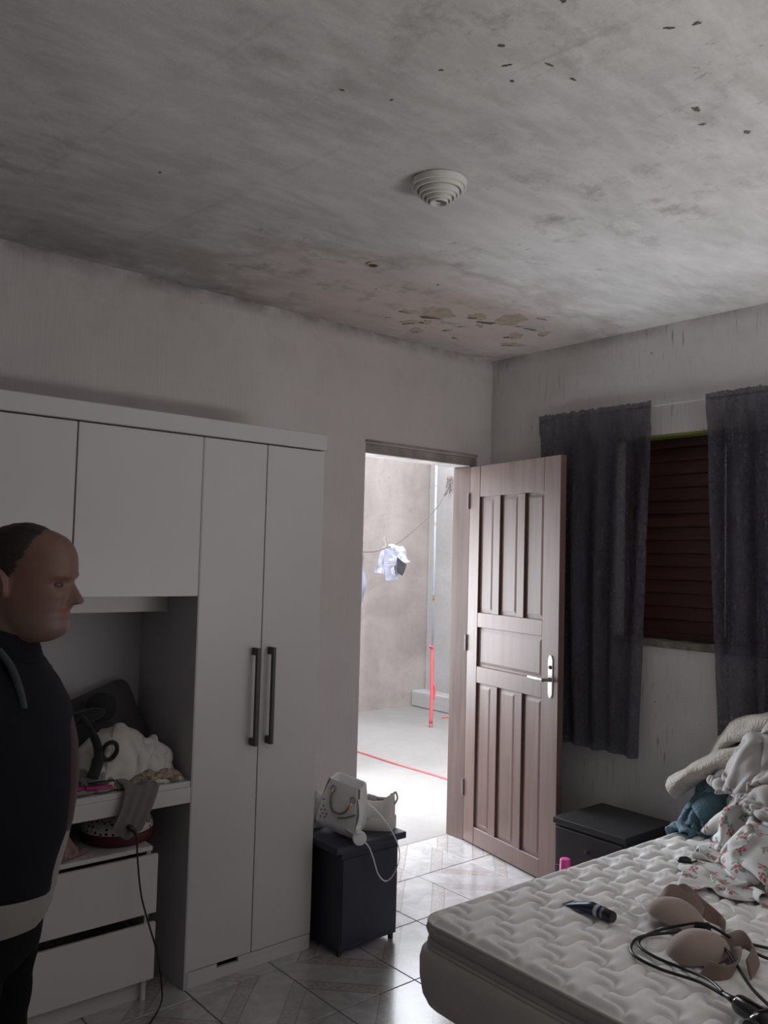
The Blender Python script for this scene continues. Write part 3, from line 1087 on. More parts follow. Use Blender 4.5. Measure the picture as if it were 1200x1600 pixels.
for z, o in ((.486, -.001), (.4205, -.001)):
    bm = B()
    pts = [Vector((x, y, z)) for x, y in rrect(BL/2, -BW/2, BL/2+o, BW/2+o, .07, 8)]
    n = len(pts); rings = []
    for k in range(n):
        tdir = (pts[(k+1) % n]-pts[k-1]).normalized()
        nn = Vector((tdir.y, -tdir.x, 0)); q = .0055
        rings.append([pts[k] + nn*q*math.cos(2*PI*a/8) + Vector((0, 0, 1))*q*math.sin(2*PI*a/8) for a in range(8)])
    rings.append(rings[0])
    loft(bm, rings, False)
    fin('piping', bm, MAT['piping'], matt, True)
# quilted top
QL = .1245
def quilt(x, y):
    p = (x + y)/math.sqrt(2)/QL
    q = (x - y)/math.sqrt(2)/QL
    p2 = p + .20*math.sin(2*PI*q)
    q2 = q - .16*math.sin(2*PI*p)
    a = abs(math.sin(PI*p2)); c_ = abs(math.sin(PI*q2))
    h = (1-math.exp(-a*4.6))*(1-math.exp(-c_*4.6))
    fp = p2-math.floor(p2)-.5; fq = q2-math.floor(q2)-.5
    u = fq*.8+fp*.6; v = fp*.8-fq*.6
    crease = math.exp(-(v/.055)**2-(u/.24)**2) + .8*math.exp(-((v-.17)/.05)**2-((u-.05)/.20)**2) - .8*math.exp(-((v-.085)/.045)**2-(u/.22)**2)
    return h + .16*crease
def in_round(x, y, r=.07, m=.004):
    """pull a point of the rectangle into its rounded corner"""
    x = min(max(x, m), BL-m); y = min(max(y, -BW+m), -m)
    for cx, sx in ((r, -1), (BL-r, 1)):
        for cy, sy in ((-r, 1), (-BW+r, -1)):
            if (x-cx)*sx > 0 and (y-cy)*sy > 0:
                d = math.hypot(x-cx, y-cy)
                if d > r-m:
                    k = (r-m)/d
                    return cx+(x-cx)*k, cy+(y-cy)*k, 0.0
                return x, y, r-d
    return x, y, min(x, BL-x, -y, BW+y)
def bed_top(x, y):
    _, _, d = in_round(x, y)
    e = min(1, max(0, d)/.030)
    e = e*e*(3-2*e)
    dome = .004*(1-((x-BL/2)/(BL/2))**2)*(1-((y+BW/2)/(BW/2))**2)
    return BZ + e*(.002 + .0185*quilt(x, y)) + dome
nx, ny = 300, 230
verts = []; faces = []
for j in range(ny+1):
    for i in range(nx+1):
        x, y, d = in_round(BL*i/nx, -BW*j/ny)
        verts.append((x, y, bed_top(x, y)))
for j in range(ny):
    for i in range(nx):
        a = j*(nx+1)+i
        faces.append((a, a+nx+1, a+nx+2, a+1))
me = bpy.data.meshes.new('quilted_top')
me.from_pydata(verts, [], faces); me.update()
link_mesh('quilted_top', me, MAT['mattress'], matt, True)
for fx in (.12, BL/2, BL-.12):
    for fy in (-.12, -BW+.12):
        bm = B(); lathe(bm, [(.020, 0), (.024, .01), (.030, .236)], (fx, fy, 0), 16)
        fin('foot', bm, MAT['black_plastic'], bed, True, auto=40)
def bed_world(x, y, z):
    return bed.matrix_basis @ Vector((x, y, z))
def bed_local(p):
    return bed.matrix_basis.inverted() @ Vector(p)

# ---- curtains on a thin rod
ROD_X, ROD_Z = -.055, 2.322
bm = B(); tube(bm, [(ROD_X, -.395, ROD_Z), (ROD_X, -1.3, ROD_Z+.002), (ROD_X, -2.30, ROD_Z)], .006, 12)
rod = root_mesh('curtain_rod', bm, MAT['rod'], (ROD_X, -1.35, ROD_Z), True)
tag(rod, 'thin white curtain rod above the window', 'curtain rod')
for y in (-.40, -2.29):
    b = B(); box(b, ROD_X, -.0005, y-.006, y+.006, ROD_Z-.006, ROD_Z+.006, .001)
    fin('bracket', b, MAT['rod'], rod)
def curtain(y0, y1, yb0, yb1, zb, nf, seed, label, lift=0.0):
    """y0,y1: span on the rod; yb0,yb1: span at the hem"""
    b = B()
    nu, nv = 120, 70
    grid = []
    for j in range(nv+1):
        s = j/nv
        z = ROD_Z + .026 - (ROD_Z+.026-zb)*s
        row = []
        for i in range(nu+1):
            u = i/nu
            e = min(1.0, max(0.0, (s-.03)/.25))
            y = (y0+(y1-y0)*u)*(1-s) + (yb0+(yb1-yb0)*u)*s
            ph = nf*2*PI*u + 1.6*mnoise.noise(Vector((u*3, seed, s*.8)))
            amp = (.006 + .012*e)*(1+.5*mnoise.noise(Vector((u*6, seed+5, s*1.5))))
            off_ = amp*math.sin(ph) + .004*mnoise.noise(Vector((u*25, s*12, seed)))
            x = ROD_X + off_ - .004*e
            zz = z
            if s < .06:
                x = ROD_X - .0095 - .003*math.sin(ph*2.3)
                zz = z + (.010*mnoise.noise(Vector((u*23, seed, 3))) + .010*mnoise.noise(Vector((u*70, seed, 3)))) * (1-s/.06)
            if s > .9:
                zz += (s-.9)*10*(.012*mnoise.noise(Vector((u*5, seed, 8))) + lift*u)
            row.append(b.verts.new((x, y + .003*mnoise.noise(Vector((u*8, s*9, seed+2))), zz)))
        grid.append(row)
    for j in range(nv):
        for i in range(nu):
            b.faces.new((grid[j][i], grid[j+1][i], grid[j+1][i+1], grid[j][i+1]))
    c = root_mesh('curtain', b, MAT['curtain'], (ROD_X, (y0+y1)/2, ROD_Z), True)
    tag(c, label, 'curtain', 'pair of dark curtains')
    return c
curtain(-.405, -1.093, -.50, -1.035, .635, 5, 3.0, 'dark purple grey sheer curtain half hidden by the open door')
curtain(-1.372, -2.24, -1.445, -2.12, .640, 6, 9.0, 'dark purple grey sheer curtain beside the heap of bedding')

# ---- ceiling lamp of stepped rings
LP = (-1.886, -1.497, H)
lamp = thing('ceiling_lamp', LP, 'round white stepped ceiling lamp with nested rings', 'ceiling lamp')
steps = [(.086, 0.0, .018), (.076, .018, .029), (.063, .029, .042), (.053, .040, .050), (.040, .046, .059), (.029, .054, .065)]
for k, (r, a, c_) in enumerate(steps):
    b = B()
    inner = steps[k+1][0]-.001 if k+1 < len(steps) else .017
    lathe(b, [(inner, -a-.003), (r-.003, -a-.001), (r, -a-.003), (r*.985, -c_-.004), (r*.975-.003, -c_-.006), (r*.94-.004, -c_-.004), (r*.93-.004, -c_+.006), (inner, -c_+.008)], LP, 48, cap=False)
    fin('ring', b, MAT['lamp_white'], lamp, True, auto=35)
b = B(); lathe(b, [(.004, -.062), (.010, -.061), (.0165, -.057), (.0175, -.045)], LP, 24)
fin('socket', b, MAT['dark_hole'], lamp, True)

# ================================================================== CLOTH: a small mass-spring drape
def drape(P, dx, cols, steps=140, iters=6, damp=.94, bend=.25, g=9.8, pin=None, dt=1/70, fric=.35):
    """P (nv,nu,3) start positions, dx rest spacing, cols: functions that push points out of solids"""
    P = P.astype(float).copy()
    Q = P.copy()
    nv, nu, _ = P.shape
    pairs = []
    def sl(a, b, L, k):
        pairs.append((a, b, L, k))
    for s in (0, 1):
        sl((slice(None), slice(s, nu-1, 2)), (slice(None), slice(s+1, nu, 2)), dx, 1.0)
        sl((slice(s, nv-1, 2), slice(None)), (slice(s+1, nv, 2), slice(None)), dx, 1.0)
        sl((slice(s, nv-1, 2), slice(0, nu-1)), (slice(s+1, nv, 2), slice(1, nu)), dx*1.4142, .5)
        sl((slice(s, nv-1, 2), slice(1, nu)), (slice(s+1, nv, 2), slice(0, nu-1)), dx*1.4142, .5)
    if bend > 0:
        for s in range(4):
            sl((slice(None), slice(s, nu-2, 4)), (slice(None), slice(s+2, nu, 4)), dx*2, bend)
            sl((slice(s, nv-2, 4), slice(None)), (slice(s+2, nv, 4), slice(None)), dx*2, bend)
    fixed = P[pin].copy() if pin is not None else None
    for st in range(steps):
        V = (P-Q)*damp
        Q = P.copy()
        P = P + V
        P[..., 2] -= g*dt*dt
        for it in range(iters):
            for a, b, L, k in pairs:
                A, C_ = P[a], P[b]
                m0, m1 = min(A.shape[0], C_.shape[0]), min(A.shape[1], C_.shape[1])
                A = A[:m0, :m1]; C_ = C_[:m0, :m1]
                d = C_-A
                ln = np.sqrt((d*d).sum(-1, keepdims=True))+1e-9
                cor = d*((ln-L)/ln*.5*k)
                P[a][:m0, :m1] += cor
                P[b][:m0, :m1] -= cor
            if pin is not None:
                P[pin] = fixed
        hits = np.zeros(P.shape[:2], bool)
        for c in cols:
            hit = c(P)
            if hit is not None:
                hits |= hit
        if hits.any():
            P[hits] = Q[hits] + (P[hits]-Q[hits])*fric
            for c in cols:
                c(P)
            Q[hits] = P[hits] - (P[hits]-Q[hits])*.3
    return P

def wrinkle(P, amp, freq, seed, aniso=(1, 1, 1)):
    """fine creases along the surface normals"""
    du = np.gradient(P, axis=1); dv = np.gradient(P, axis=0)
    n = np.cross(du, dv); n /= (np.linalg.norm(n, axis=-1, keepdims=True)+1e-9)
    nv, nu, _ = P.shape
    h = np.zeros((nv, nu))
    for j in range(nv):
        for i in range(nu):
            q = P[j, i]
            v = Vector((q[0]*aniso[0], q[1]*aniso[1], q[2]*aniso[2]))*freq
            v2 = Vector((i*.10, j*.07, seed))
            h[j, i] = (1-abs(mnoise.noise(v+Vector((seed, 0, 0))))*2.2) + .6*(1-abs(mnoise.noise(v2*1.6))*2.2)
    return P + n*(h*amp)[..., None]

def col_ell(c, r):
    c = np.array(c, float); r = np.array(r, float)
    def f(P):
        d = (P-c)/r
        l = np.sqrt((d*d).sum(-1))
        h = l < 1
        if h.any():
            P[h] = c + d[h]/np.maximum(l[h], 1e-6)[:, None]*r
        return h
    return f
def col_box(x0, x1, y0, y1, z1, edge=.03):
    """top and sides of a box: points inside leave by the nearest face"""
    def f(P):
        h = (P[..., 0] > x0) & (P[..., 0] < x1) & (P[..., 1] > y0) & (P[..., 1] < y1) & (P[..., 2] < z1)
        if h.any():
            q = P[h]
            ds = np.stack([q[:, 0]-x0, x1-q[:, 0], q[:, 1]-y0, y1-q[:, 1], z1-q[:, 2]], 1)
            k = ds.argmin(1)
            q[k == 0, 0] = x0; q[k == 1, 0] = x1; q[k == 2, 1] = y0; q[k == 3, 1] = y1; q[k == 4, 2] = z1
            P[h] = q
        return h
    return f
def col_max(ax, v):
    def f(P):
        h = P[..., ax] > v
        P[..., ax] = np.minimum(P[..., ax], v)
        return h
    return f
def col_min(ax, v):
    def f(P):
        h = P[..., ax] < v
        P[..., ax] = np.maximum(P[..., ax], v)
        return h
    return f
def sheet_start(nu, nv, dx, c, comp, ang, amp, freq, seed, z):
    rng = np.random.RandomState(seed)
    u = (np.arange(nu)-nu/2)*dx*comp
    v = (np.arange(nv)-nv/2)*dx*comp
    U, V = np.meshgrid(u, v)
    Z = np.zeros_like(U)
    for k in range(7):
        a = rng.uniform(0, PI); f = freq*rng.uniform(.6, 1.8); ph = rng.uniform(0, 6.28)
        Z += np.sin((U*math.cos(a)+V*math.sin(a))*f+ph)/3
    Zz = z + amp*Z
    X = c[0] + U*math.cos(ang) - V*math.sin(ang)
    Y = c[1] + U*math.sin(ang) + V*math.cos(ang)
    P = np.stack([X, Y, Zz], -1)
    return P + rng.normal(0, dx*.06, P.shape)
def cloth_obj(name, P, mat, thick=.004, sub=1, uvs=1.0, dx=.02, root=None, outside=1.0):
    nv, nu, _ = P.shape
    c = np.array(root) if root is not None else np.array([P[..., 0].mean(), P[..., 1].mean(), P[..., 2].min()])
    me = bpy.data.meshes.new(name)
    vs_ = (P.reshape(-1, 3)-c).tolist()
    fs = [(j*nu+i, j*nu+i+1, (j+1)*nu+i+1, (j+1)*nu+i) for j in range(nv-1) for i in range(nu-1)]
    me.from_pydata(vs_, [], fs); me.update()
    uv = me.uv_layers.new(name='UVMap')
    idx = np.zeros(len(me.loops), dtype=np.int32)
    me.loops.foreach_get('vertex_index', idx)
    co = np.stack([(idx % nu)*dx*uvs, (idx//nu)*dx*uvs], 1).astype(np.float32)
    uv.data.foreach_set('uv', co.ravel())
    o = link_mesh(name, me, mat, None, True)
    o.location = c
    OFF[o] = Vector(c)
    if thick > 0:
        add_mod(o, 'SOLIDIFY', thickness=thick, offset=0.0)
    if sub:
        add_mod(o, 'SUBSURF', levels=sub, render_levels=sub)
    return o

# ------------------------------------------------------------------ bedding heap on the bed
BT = BZ+.024
bedbox = col_box(-1.86, .2, -2.9, -1.475, BT)
wallc = col_max(0, -.11)
floorc = col_min(2, .02)
E_sheet = [((-.38, -2.08, BT), (.36, .38, .25)), ((-.34, -1.88, BT), (.30, .24, .24)), ((-.58, -2.02, BT), (.30, .22, .16)), ((-.64, -2.22, BT), (.24, .2, .13))]
P0 = sheet_start(72, 68, .024, (-.40, -2.11), .53, .35, .075, 13, 4, .90)
Ps = drape(P0, .024, [col_ell(*e) for e in E_sheet]+[bedbox, wallc, floorc], steps=75, iters=6, bend=.22, fric=.15)
Ps = wrinkle(Ps, .003, 9, 3.3)
sheet = cloth_obj('bed_sheet', Ps, MAT['floral'], .004, 1, 1.0, .024)
tag(sheet, 'crumpled white sheet with red berry and green leaf print on the bed', 'sheet')

# blue towel bunched at the far edge of the mattress
P0 = sheet_start(46, 42, .018, (-.33, -1.585), .40, .2, .06, 26, 9, .80)
Pt = drape(P0, .018, [col_ell((-.33, -1.60, BT), (.15, .10, .21)), bedbox, wallc, floorc], steps=60, iters=5, bend=.2, fric=.1)
Pt = wrinkle(Pt, .006, 16, 7.1)
tow = cloth_obj('towel', Pt, MAT['blue_towel'], .012, 1, 1.0, .018)
tag(tow, 'crumpled blue terry towel under the beige blanket', 'towel')

# beige knit blanket folded over the top, one end sticking out over the bed edge
bl = thing('blanket', (-.33, -1.75, .55), 'beige knit blanket folded over the heap, end sticking out', 'blanket')
path = spline([(-.345, -1.395, .635), (-.345, -1.46, .685), (-.34, -1.55, .750), (-.33, -1.66, .815), (-.31, -1.80, .865), (-.30, -2.00, .885), (-.30, -2.25, .84)], 10)
bm = B(); ribbon(bm, path, (.92, .38, 0), .27, .070, 18, None, .030, 2)
fin('lower_fold', bm, MAT['beige_knit'], bl, True)
path = spline([(-.17, -1.47, .72), (-.19, -1.53, .81), (-.22, -1.61, .880), (-.25, -1.74, .940), (-.27, -1.92, .985), (-.27, -2.15, .985)], 10)
bm = B(); ribbon(bm, path, (.92, .38, 0), .30, .065, 18, None, .030, 7)
fin('upper_fold', bm, MAT['beige_knit'], bl, True)

# pale grey shirt bunched over the blanket
P0 = sheet_start(70, 66, .018, (-.42, -1.93), .40, .9, .085, 26, 13, 1.12)
Eg = [((-.32, -1.97, .76), (.22, .22, .25)), ((-.42, -1.82, .72), (.14, .12, .20)), ((-.48, -1.98, BT), (.24, .24, .34))]
Pg = drape(P0, .019, [col_ell(*e) for e in Eg]+[col_max(0, -.12), col_min(2, BT+.20)], steps=62, iters=5, bend=.08, fric=.10)
Pg = wrinkle(Pg, .008, 12, 5.7)
sh = cloth_obj('shirt', Pg, MAT['grey_jersey'], .006, 1, 1.0, .019)
tag(sh, 'pale grey shirt bunched up over the beige blanket', 'shirt')

# ------------------------------------------------------------------ small things on the bed
def on_bed(x, y, dz=0.0):
    l = bed_local((x, y, 0))
    return Vector((x, y, bed_top(l.x, l.y)+dz))
# navy tube with a dark cap
a0 = Vector((-1.462, -1.706)); a1 = Vector((-1.478, -1.884))
ang = math.atan2(a1.y-a0.y, a1.x-a0.x)
tb = thing('cream_tube', (a0.x, a0.y, BZ+.020), 'navy blue cream tube with dark cap lying on the mattress', 'tube', rotz=ang)
bm = B()
rings = []
for k in range(13):
    s = k/12
    hw = .024*(1-s) + .0185*s
    hh = .0015*(1-s)**1.2 + .0175*min(1, s*1.5)**.8
    ex = 1.0
    rings.append([(.132*s, hw*math.cos(2*PI*q/24), hh + .001 + hh*math.sin(2*PI*q/24)) for q in range(24)])
loft(bm, rings, True)
fin('body', bm, MAT['tube'], tb, True, auto=60)
bm = B(); box(bm, -.008, .003, -.0245, .0245, .0012, .0045, .0006)
fin('crimp', bm, MAT['foil'], tb)
bm = B(); lathe(bm, [(.0185, 0), (.017, .006), (.012, .010)], (.1325, 0, .0195), 24, axis=(1, 0, 0))
fin('shoulder', bm, MAT['foil'], tb, True, auto=50)
bm = B(); lathe(bm, [(.0165, 0), (.0168, .026), (.0155, .030), (.010, .0305)], (.1405, 0, .0195), 24, axis=(1, 0, 0))
fin('cap', bm, MAT['black_plastic'], tb, True, auto=50)

# beige bra with clear straps
br = thing('bra', (-1.33, -2.01, BZ+.018), 'beige padded bra with clear plastic straps lying on the mattress', 'bra')
def cup(c, rx, ry, rz, yaw, tilt, name='cup'):
    R = Matrix.Rotation(yaw, 3, 'Z') @ Matrix.Rotation(tilt, 3, 'Y')
    b = B(); rings = []
    n = 28
    for sgn in (1, .86):
        for k in range(9):
            th = (PI/2)*(k/8) if sgn == 1 else (PI/2)*(1-k/8)
            rr = math.cos(th)*sgn
            ring = []
            for q in range(n):
                a = 2*PI*q/n
                wob = 1 - .12*max(0, math.cos(a-.6))**4
                p = Vector((rx*max(rr, .004)*math.cos(a)*wob, ry*max(rr, .004)*math.sin(a)*wob, rz*math.sin(th)*sgn))
                ring.append(Vector(c)+R @ p)
            rings.append(ring)
    loft(b, rings, False)
    return fin(name, b, MAT['beige_bra'], br, True, auto=60)
c1 = on_bed(-1.325, -1.985, .012); c2 = on_bed(-1.462, -2.135, .008)
cup(c1, .086, .066, .060, math.radians(-40), math.radians(14))
cup(c2, .088, .068, .058, math.radians(-30), math.radians(-8))
def bra_band(pts, w, wd, seed, th=.006):
    path = spline(pts, 6)
    b = B(); ribbon(b, path, wd, w, th, 8, None, .012, seed)
    return fin('band', b, MAT['beige_dark'], br, True)
zb = BZ+.022
bra_band([(-1.27, -1.92, zb+.005), (-1.235, -1.955, zb+.055), (-1.215, -2.00, zb+.03), (-1.215, -2.055, zb+.012), (-1.25, -2.10, zb+.006)], .055, (.5, .3, .8), 3)
bra_band([(-1.30, -1.90, zb+.02), (-1.26, -1.925, zb+.065), (-1.235, -1.985, zb+.05), (-1.25, -2.03, zb+.02)], .05, (.8, .3, .4), 5)
bra_band([(-1.43, -2.20, zb+.012), (-1.455, -2.24, zb+.03), (-1.50, -2.255, zb+.02), (-1.545, -2.235, zb+.008), (-1.55, -2.195, zb+.006)], .06, (.4, -.3, .8), 8)
bra_band([(-1.39, -2.17, zb+.02), (-1.385, -2.225, zb+.045), (-1.41, -2.265, zb+.03), (-1.46, -2.27, zb+.01)], .05, (.5, .5, .6), 9)
def strap(pts, seed):
    b = B(); ribbon(b, spline(pts, 8), (0, 0, 1), .007, .0014, 4)
    return fin('strap', b, MAT['clear'], br, True, label='clear plastic strap')
strap([(-1.36, -1.91, zb+.02), (-1.30, -1.855, zb+.012), (-1.20, -1.86, zb+.010), (-1.11, -1.935, zb+.010), (-1.10, -2.03, zb+.010), (-1.16, -2.08, zb+.012), (-1.21, -2.04, zb+.014)], 1)
strap([(-1.41, -1.92, zb+.012), (-1.39, -1.85, zb+.010), (-1.33, -1.805, zb+.010), (-1.29, -1.82, zb+.010), (-1.33, -1.87, zb+.012)], 2)

# hair dryer with its looped cord
hd = thing('hair_dryer', (-1.70, -2.40, BZ+.02), 'black hair dryer with looped cord at the bed corner', 'hair dryer')
zc = BZ+.050
hA = Vector((-1.672, -2.352, zc)); hB = Vector((-1.725, -2.47, zc+.008))
axd = (hB-hA).normalized()
bm = B()
lathe(bm, [(.014, 0), (.020, .003), (.0225, .012), (.023, .05), (.026, .10), (.029, .13)], hA, 28, axis=axd)
fin('handle', bm, MAT['black_gloss'], hd, True, auto=50)
bc = hB + Vector((.0, -.02, .012))
bdir = Vector((.93, -.36, .0)).normalized()
bm = B()
lathe(bm, [(.020, -.085), (.033, -.08), (.040, -.06), (.043, -.02), (.042, .03), (.037, .07), (.031, .10), (.029, .125), (.024, .126), (.022, .09)], bc, 32, axis=bdir)
fin('barrel', bm, MAT['black_gloss'], hd, True, auto=50)
bm = B()
lathe(bm, [(.0165, 0), (.028, .001), (.0305, .006), (.030, .012)], bc-bdir*.098, 28, axis=bdir)
fin('rear_grille', bm, MAT['black_plastic'], hd, True, auto=40)
bm = B()
tube(bm, [hA-axd*.050, hA-axd*.025, hA+axd*.004], [.0055, .008, .012], 12)
fin('strain_relief', bm, MAT['black_plastic'], hd, True)
def bedpath(pts, dz=.004):
    return [Vector((x, y, max(on_bed(x, y).z, BZ+.0225)+dz+(e[0] if e else 0.0))) for x, y, *e in pts]
cordp = [(-1.652, -2.307, .022), (-1.60, -2.24, .012), (-1.575, -2.16), (-1.575, -2.07), (-1.545, -2.005), (-1.47, -1.985), (-1.40, -2.03, .02), (-1.385, -2.12, .05), (-1.36, -2.26, .01), (-1.30, -2.42), (-1.22, -2.52)]
bm = B(); tube(bm, spline(bedpath(cordp, .0045), 8), .0042, 10)
fin('cord', bm, MAT['cable'], hd, True)
cordp = [(-1.655, -2.309, .018), (-1.63, -2.23, .012), (-1.625, -2.12), (-1.615, -2.04), (-1.565, -1.995), (-1.49, -1.99, .004), (-1.385, -2.085, .02), (-1.34, -2.14, .012), (-1.27, -2.25), (-1.20, -2.37), (-1.12, -2.50)]
bm = B(); tube(bm, spline(bedpath(cordp, .0045), 8), .0042, 10)
fin('cord', bm, MAT['cable'], hd, True)
cordp = [(-1.36, -2.10, .02), (-1.46, -2.22, .03), (-1.56, -2.34, .008), (-1.60, -2.45), (-1.56, -2.56)]
bm = B(); tube(bm, spline(bedpath(cordp, .0045), 8), .0042, 10)
fin('cord', bm, MAT['cable'], hd, True)
# plug
pp = on_bed(-1.318, -2.068, .014)
bm = B()
R = Matrix.Rotation(math.radians(-48), 3, 'Z')
box(bm, pp.x-.024, pp.x+.020, pp.y-.012, pp.y+.012, pp.z-.012, pp.z+.013, .005, 2, rot=R)
fin('plug', bm, MAT['black_plastic'], hd, True, auto=50)
# little black clip under the sheet
p = on_bed(-.845, -1.735, .012)
bm = B(); ellipsoid(bm, p, (.026, .016, .013), 18, 10, Matrix.Rotation(-.6, 3, 'Z'))
box(bm, p.x-.004, p.x+.05, p.y-.024, p.y-.016, p.z-.010, p.z-.002, .003)
cl = root_mesh('hair_clip', bm, MAT['black_plastic'], p, True, auto=50)
tag(cl, 'small black clip peeking from under the floral sheet', 'hair clip')

# pink bottle standing in front of the black nightstand
bt = thing('bottle', (-.585, -1.02, 0), 'pink plastic bottle standing on the floor beside the bed', 'bottle')
bm = B(); lathe(bm, [(.030, 0), (.035, .004), (.036, .02), (.036, .16), (.034, .185), (.026, .207), (.021, .213)], (-.585, -1.02, 0), 32)
fin('body', bm, MAT['pink_bottle'], bt, True, auto=50)
bm = B(); lathe(bm, [(.0235, .2135), (.024, .216), (.0225, .268), (.020, .273), (.012, .274)], (-.585, -1.02, 0), 32)
fin('cap', bm, MAT['pink_bottle'], bt, True, auto=50)

# ------------------------------------------------------------------ on the navy nightstand
NZ = .430
bag = thing('handbag', (-1.475, -.560, NZ+.0), 'small white bucket handbag with chain handle and long strap', 'handbag', rotz=math.radians(-63))
LEAN = Matrix.Rotation(math.radians(13), 3, 'Y') @ Matrix.Rotation(math.radians(7), 3, 'X')
def bagp(p):
    q = LEAN @ Vector(p)
    return q + Vector((0.0, 0, .022))
bm = B(); rings = []
for k in range(13):
    s = k/12
    hx = .094*(1-s)+.068*s + .006*math.sin(PI*s)
    hy = .056*(1-s)+.040*s + .006*math.sin(PI*s)
    if k == 0: hx -= .012; hy -= .012
    zz = .003 + .205*s if k else .0
    rings.append([bagp((x, y, zz)) for x, y in rrect(0, 0, hx, hy, .016, 4)])
# folded-in mouth
rings.append([bagp((x, y, .203)) for x, y in rrect(0, 0, .062, .034, .014, 4)])
rings.append([bagp((x, y, .150)) for x, y in rrect(0, 0, .058, .030, .012, 4)])
loft(bm, rings, True)
bbody = fin('body', bm, MAT['bag_white'], bag, True, auto=35)
for sx in (-1, 1):
    bm = B()
    tube(bm, [bagp((sx*(.094*(1-s)+.068*s+.004*math.sin(PI*s)), -(.046*(1-s)+.036*s), .006+.200*s)) for s in [k/10 for k in range(11)]], .0032, 8)
    fin('side_seam', bm, MAT['bag_edge'], bbody, True)
# flap strip on the lower front
bm = B()
tube(bm, spline([bagp((.010, -.0640, .072)), bagp((.045, -.0650, .088)), bagp((.082, -.0625, .112))], 6), .0036, 8)
fin('front_strip', bm, MAT['bag_edge'], bbody, True)
# handle arc with gold end bars and rings
def frontp(x, z, d=.006):
    s = z/.208
    hy = .056*(1-s)+.040*s + .006*math.sin(PI*s)
    return bagp((x, -hy-d, z))
bm = B(); tube(bm, spline([frontp(-.038, .165), frontp(-.036, .125), frontp(-.018, .092), frontp(.012, .090), frontp(.034, .105)], 8), .0042, 8)
hdl = fin('handle', bm, MAT['bag_edge'], bag, True)
bm = B(); tube(bm, [frontp(.034, .105), frontp(.046, .128), frontp(.054, .152)], .0048, 8)
fin('handle_bar', bm, MAT['gold'], hdl, True)
bm = B(); tube(bm, [frontp(-.040, .172), frontp(-.041, .150), frontp(-.038, .128)], .0045, 8)
fin('handle_bar', bm, MAT['gold'], hdl, True)
for cx, cz in ((-.038, .178), (.056, .163)):
    bm = B()
    tube(bm, [frontp(cx+.011*math.cos(2*PI*k/16), cz+.011*math.sin(2*PI*k/16), .006) for k in range(17)], .0024, 6, cap=False)
    fin('ring', bm, MAT['chrome'], hdl, True)
# stitched flower marks
bm = B()
for k, (x, z) in enumerate([(-.070, .120), (-.064, .095), (-.072, .075), (-.060, .062), (-.068, .048), (-.050, .050), (-.056, .080), (-.045, .066)]):
    c = frontp(x, z, .0012)
    ellipsoid(bm, c, (.0055, .0015, .0035), 8, 6, Matrix.Rotation(k*1.1, 3, 'Y'))
fin('stitched_motif', bm, MAT['bag_edge'], bbody, True)
# round hanging tag in front of the box edge
def wl(p):
    return bag.matrix_basis.inverted() @ Vector(p)
bm = B()
tc = wl((-1.505, -.728, .458))
lathe(bm, [(.016, -.006), (.026, -.005), (.028, 0), (.026, .005), (.016, .006)], tc, 28, axis=(.50, -.85, .10))
fin('round_tag', bm, MAT['bag_white'], bag, True, auto=40)
bm = B(); ribbon(bm, spline([bagp((.078, -.034, .170)), bagp((.098, -.040, .11)), bagp((.100, -.052, .06)), tc + Vector((.0, -.010, .022))], 6), (.3, .9, 0), .030, .006, 6)
fin('side_strap', bm, MAT['bag_white'], bag, True)
# long shoulder strap that loops down over the front of the box (clear of its front face)
sp = [(-1.452, -.600, .585), (-1.40, -.655, .555), (-1.352, -.712, .485), (-1.312, -.738, .400), (-1.305, -.740, .335), (-1.335, -.740, .283), (-1.375, -.740, .268), (-1.415, -.740, .305), (-1.440, -.738, .370), (-1.468, -.735, .425), (-1.49, -.700, .452), (-1.50, -.640, .470)]
bm = B(); ribbon(bm, [wl(p) for p in spline(sp, 8)], wl((0, 0, 0)) - wl((.75, .66, 0)), .011, .0035, 4)
fin('shoulder_strap', bm, MAT['bag_white'], bag, True)
bm = B()
tube(bm, [wl(Vector((-1.462, -.592, .60)) + Vector((.011*math.cos(2*PI*k/14), -.004*math.cos(2*PI*k/14), .012*math.sin(2*PI*k/14)))) for k in range(15)], .003, 6, cap=False)
fin('clip_ring', bm, MAT['gold'], bag, True)

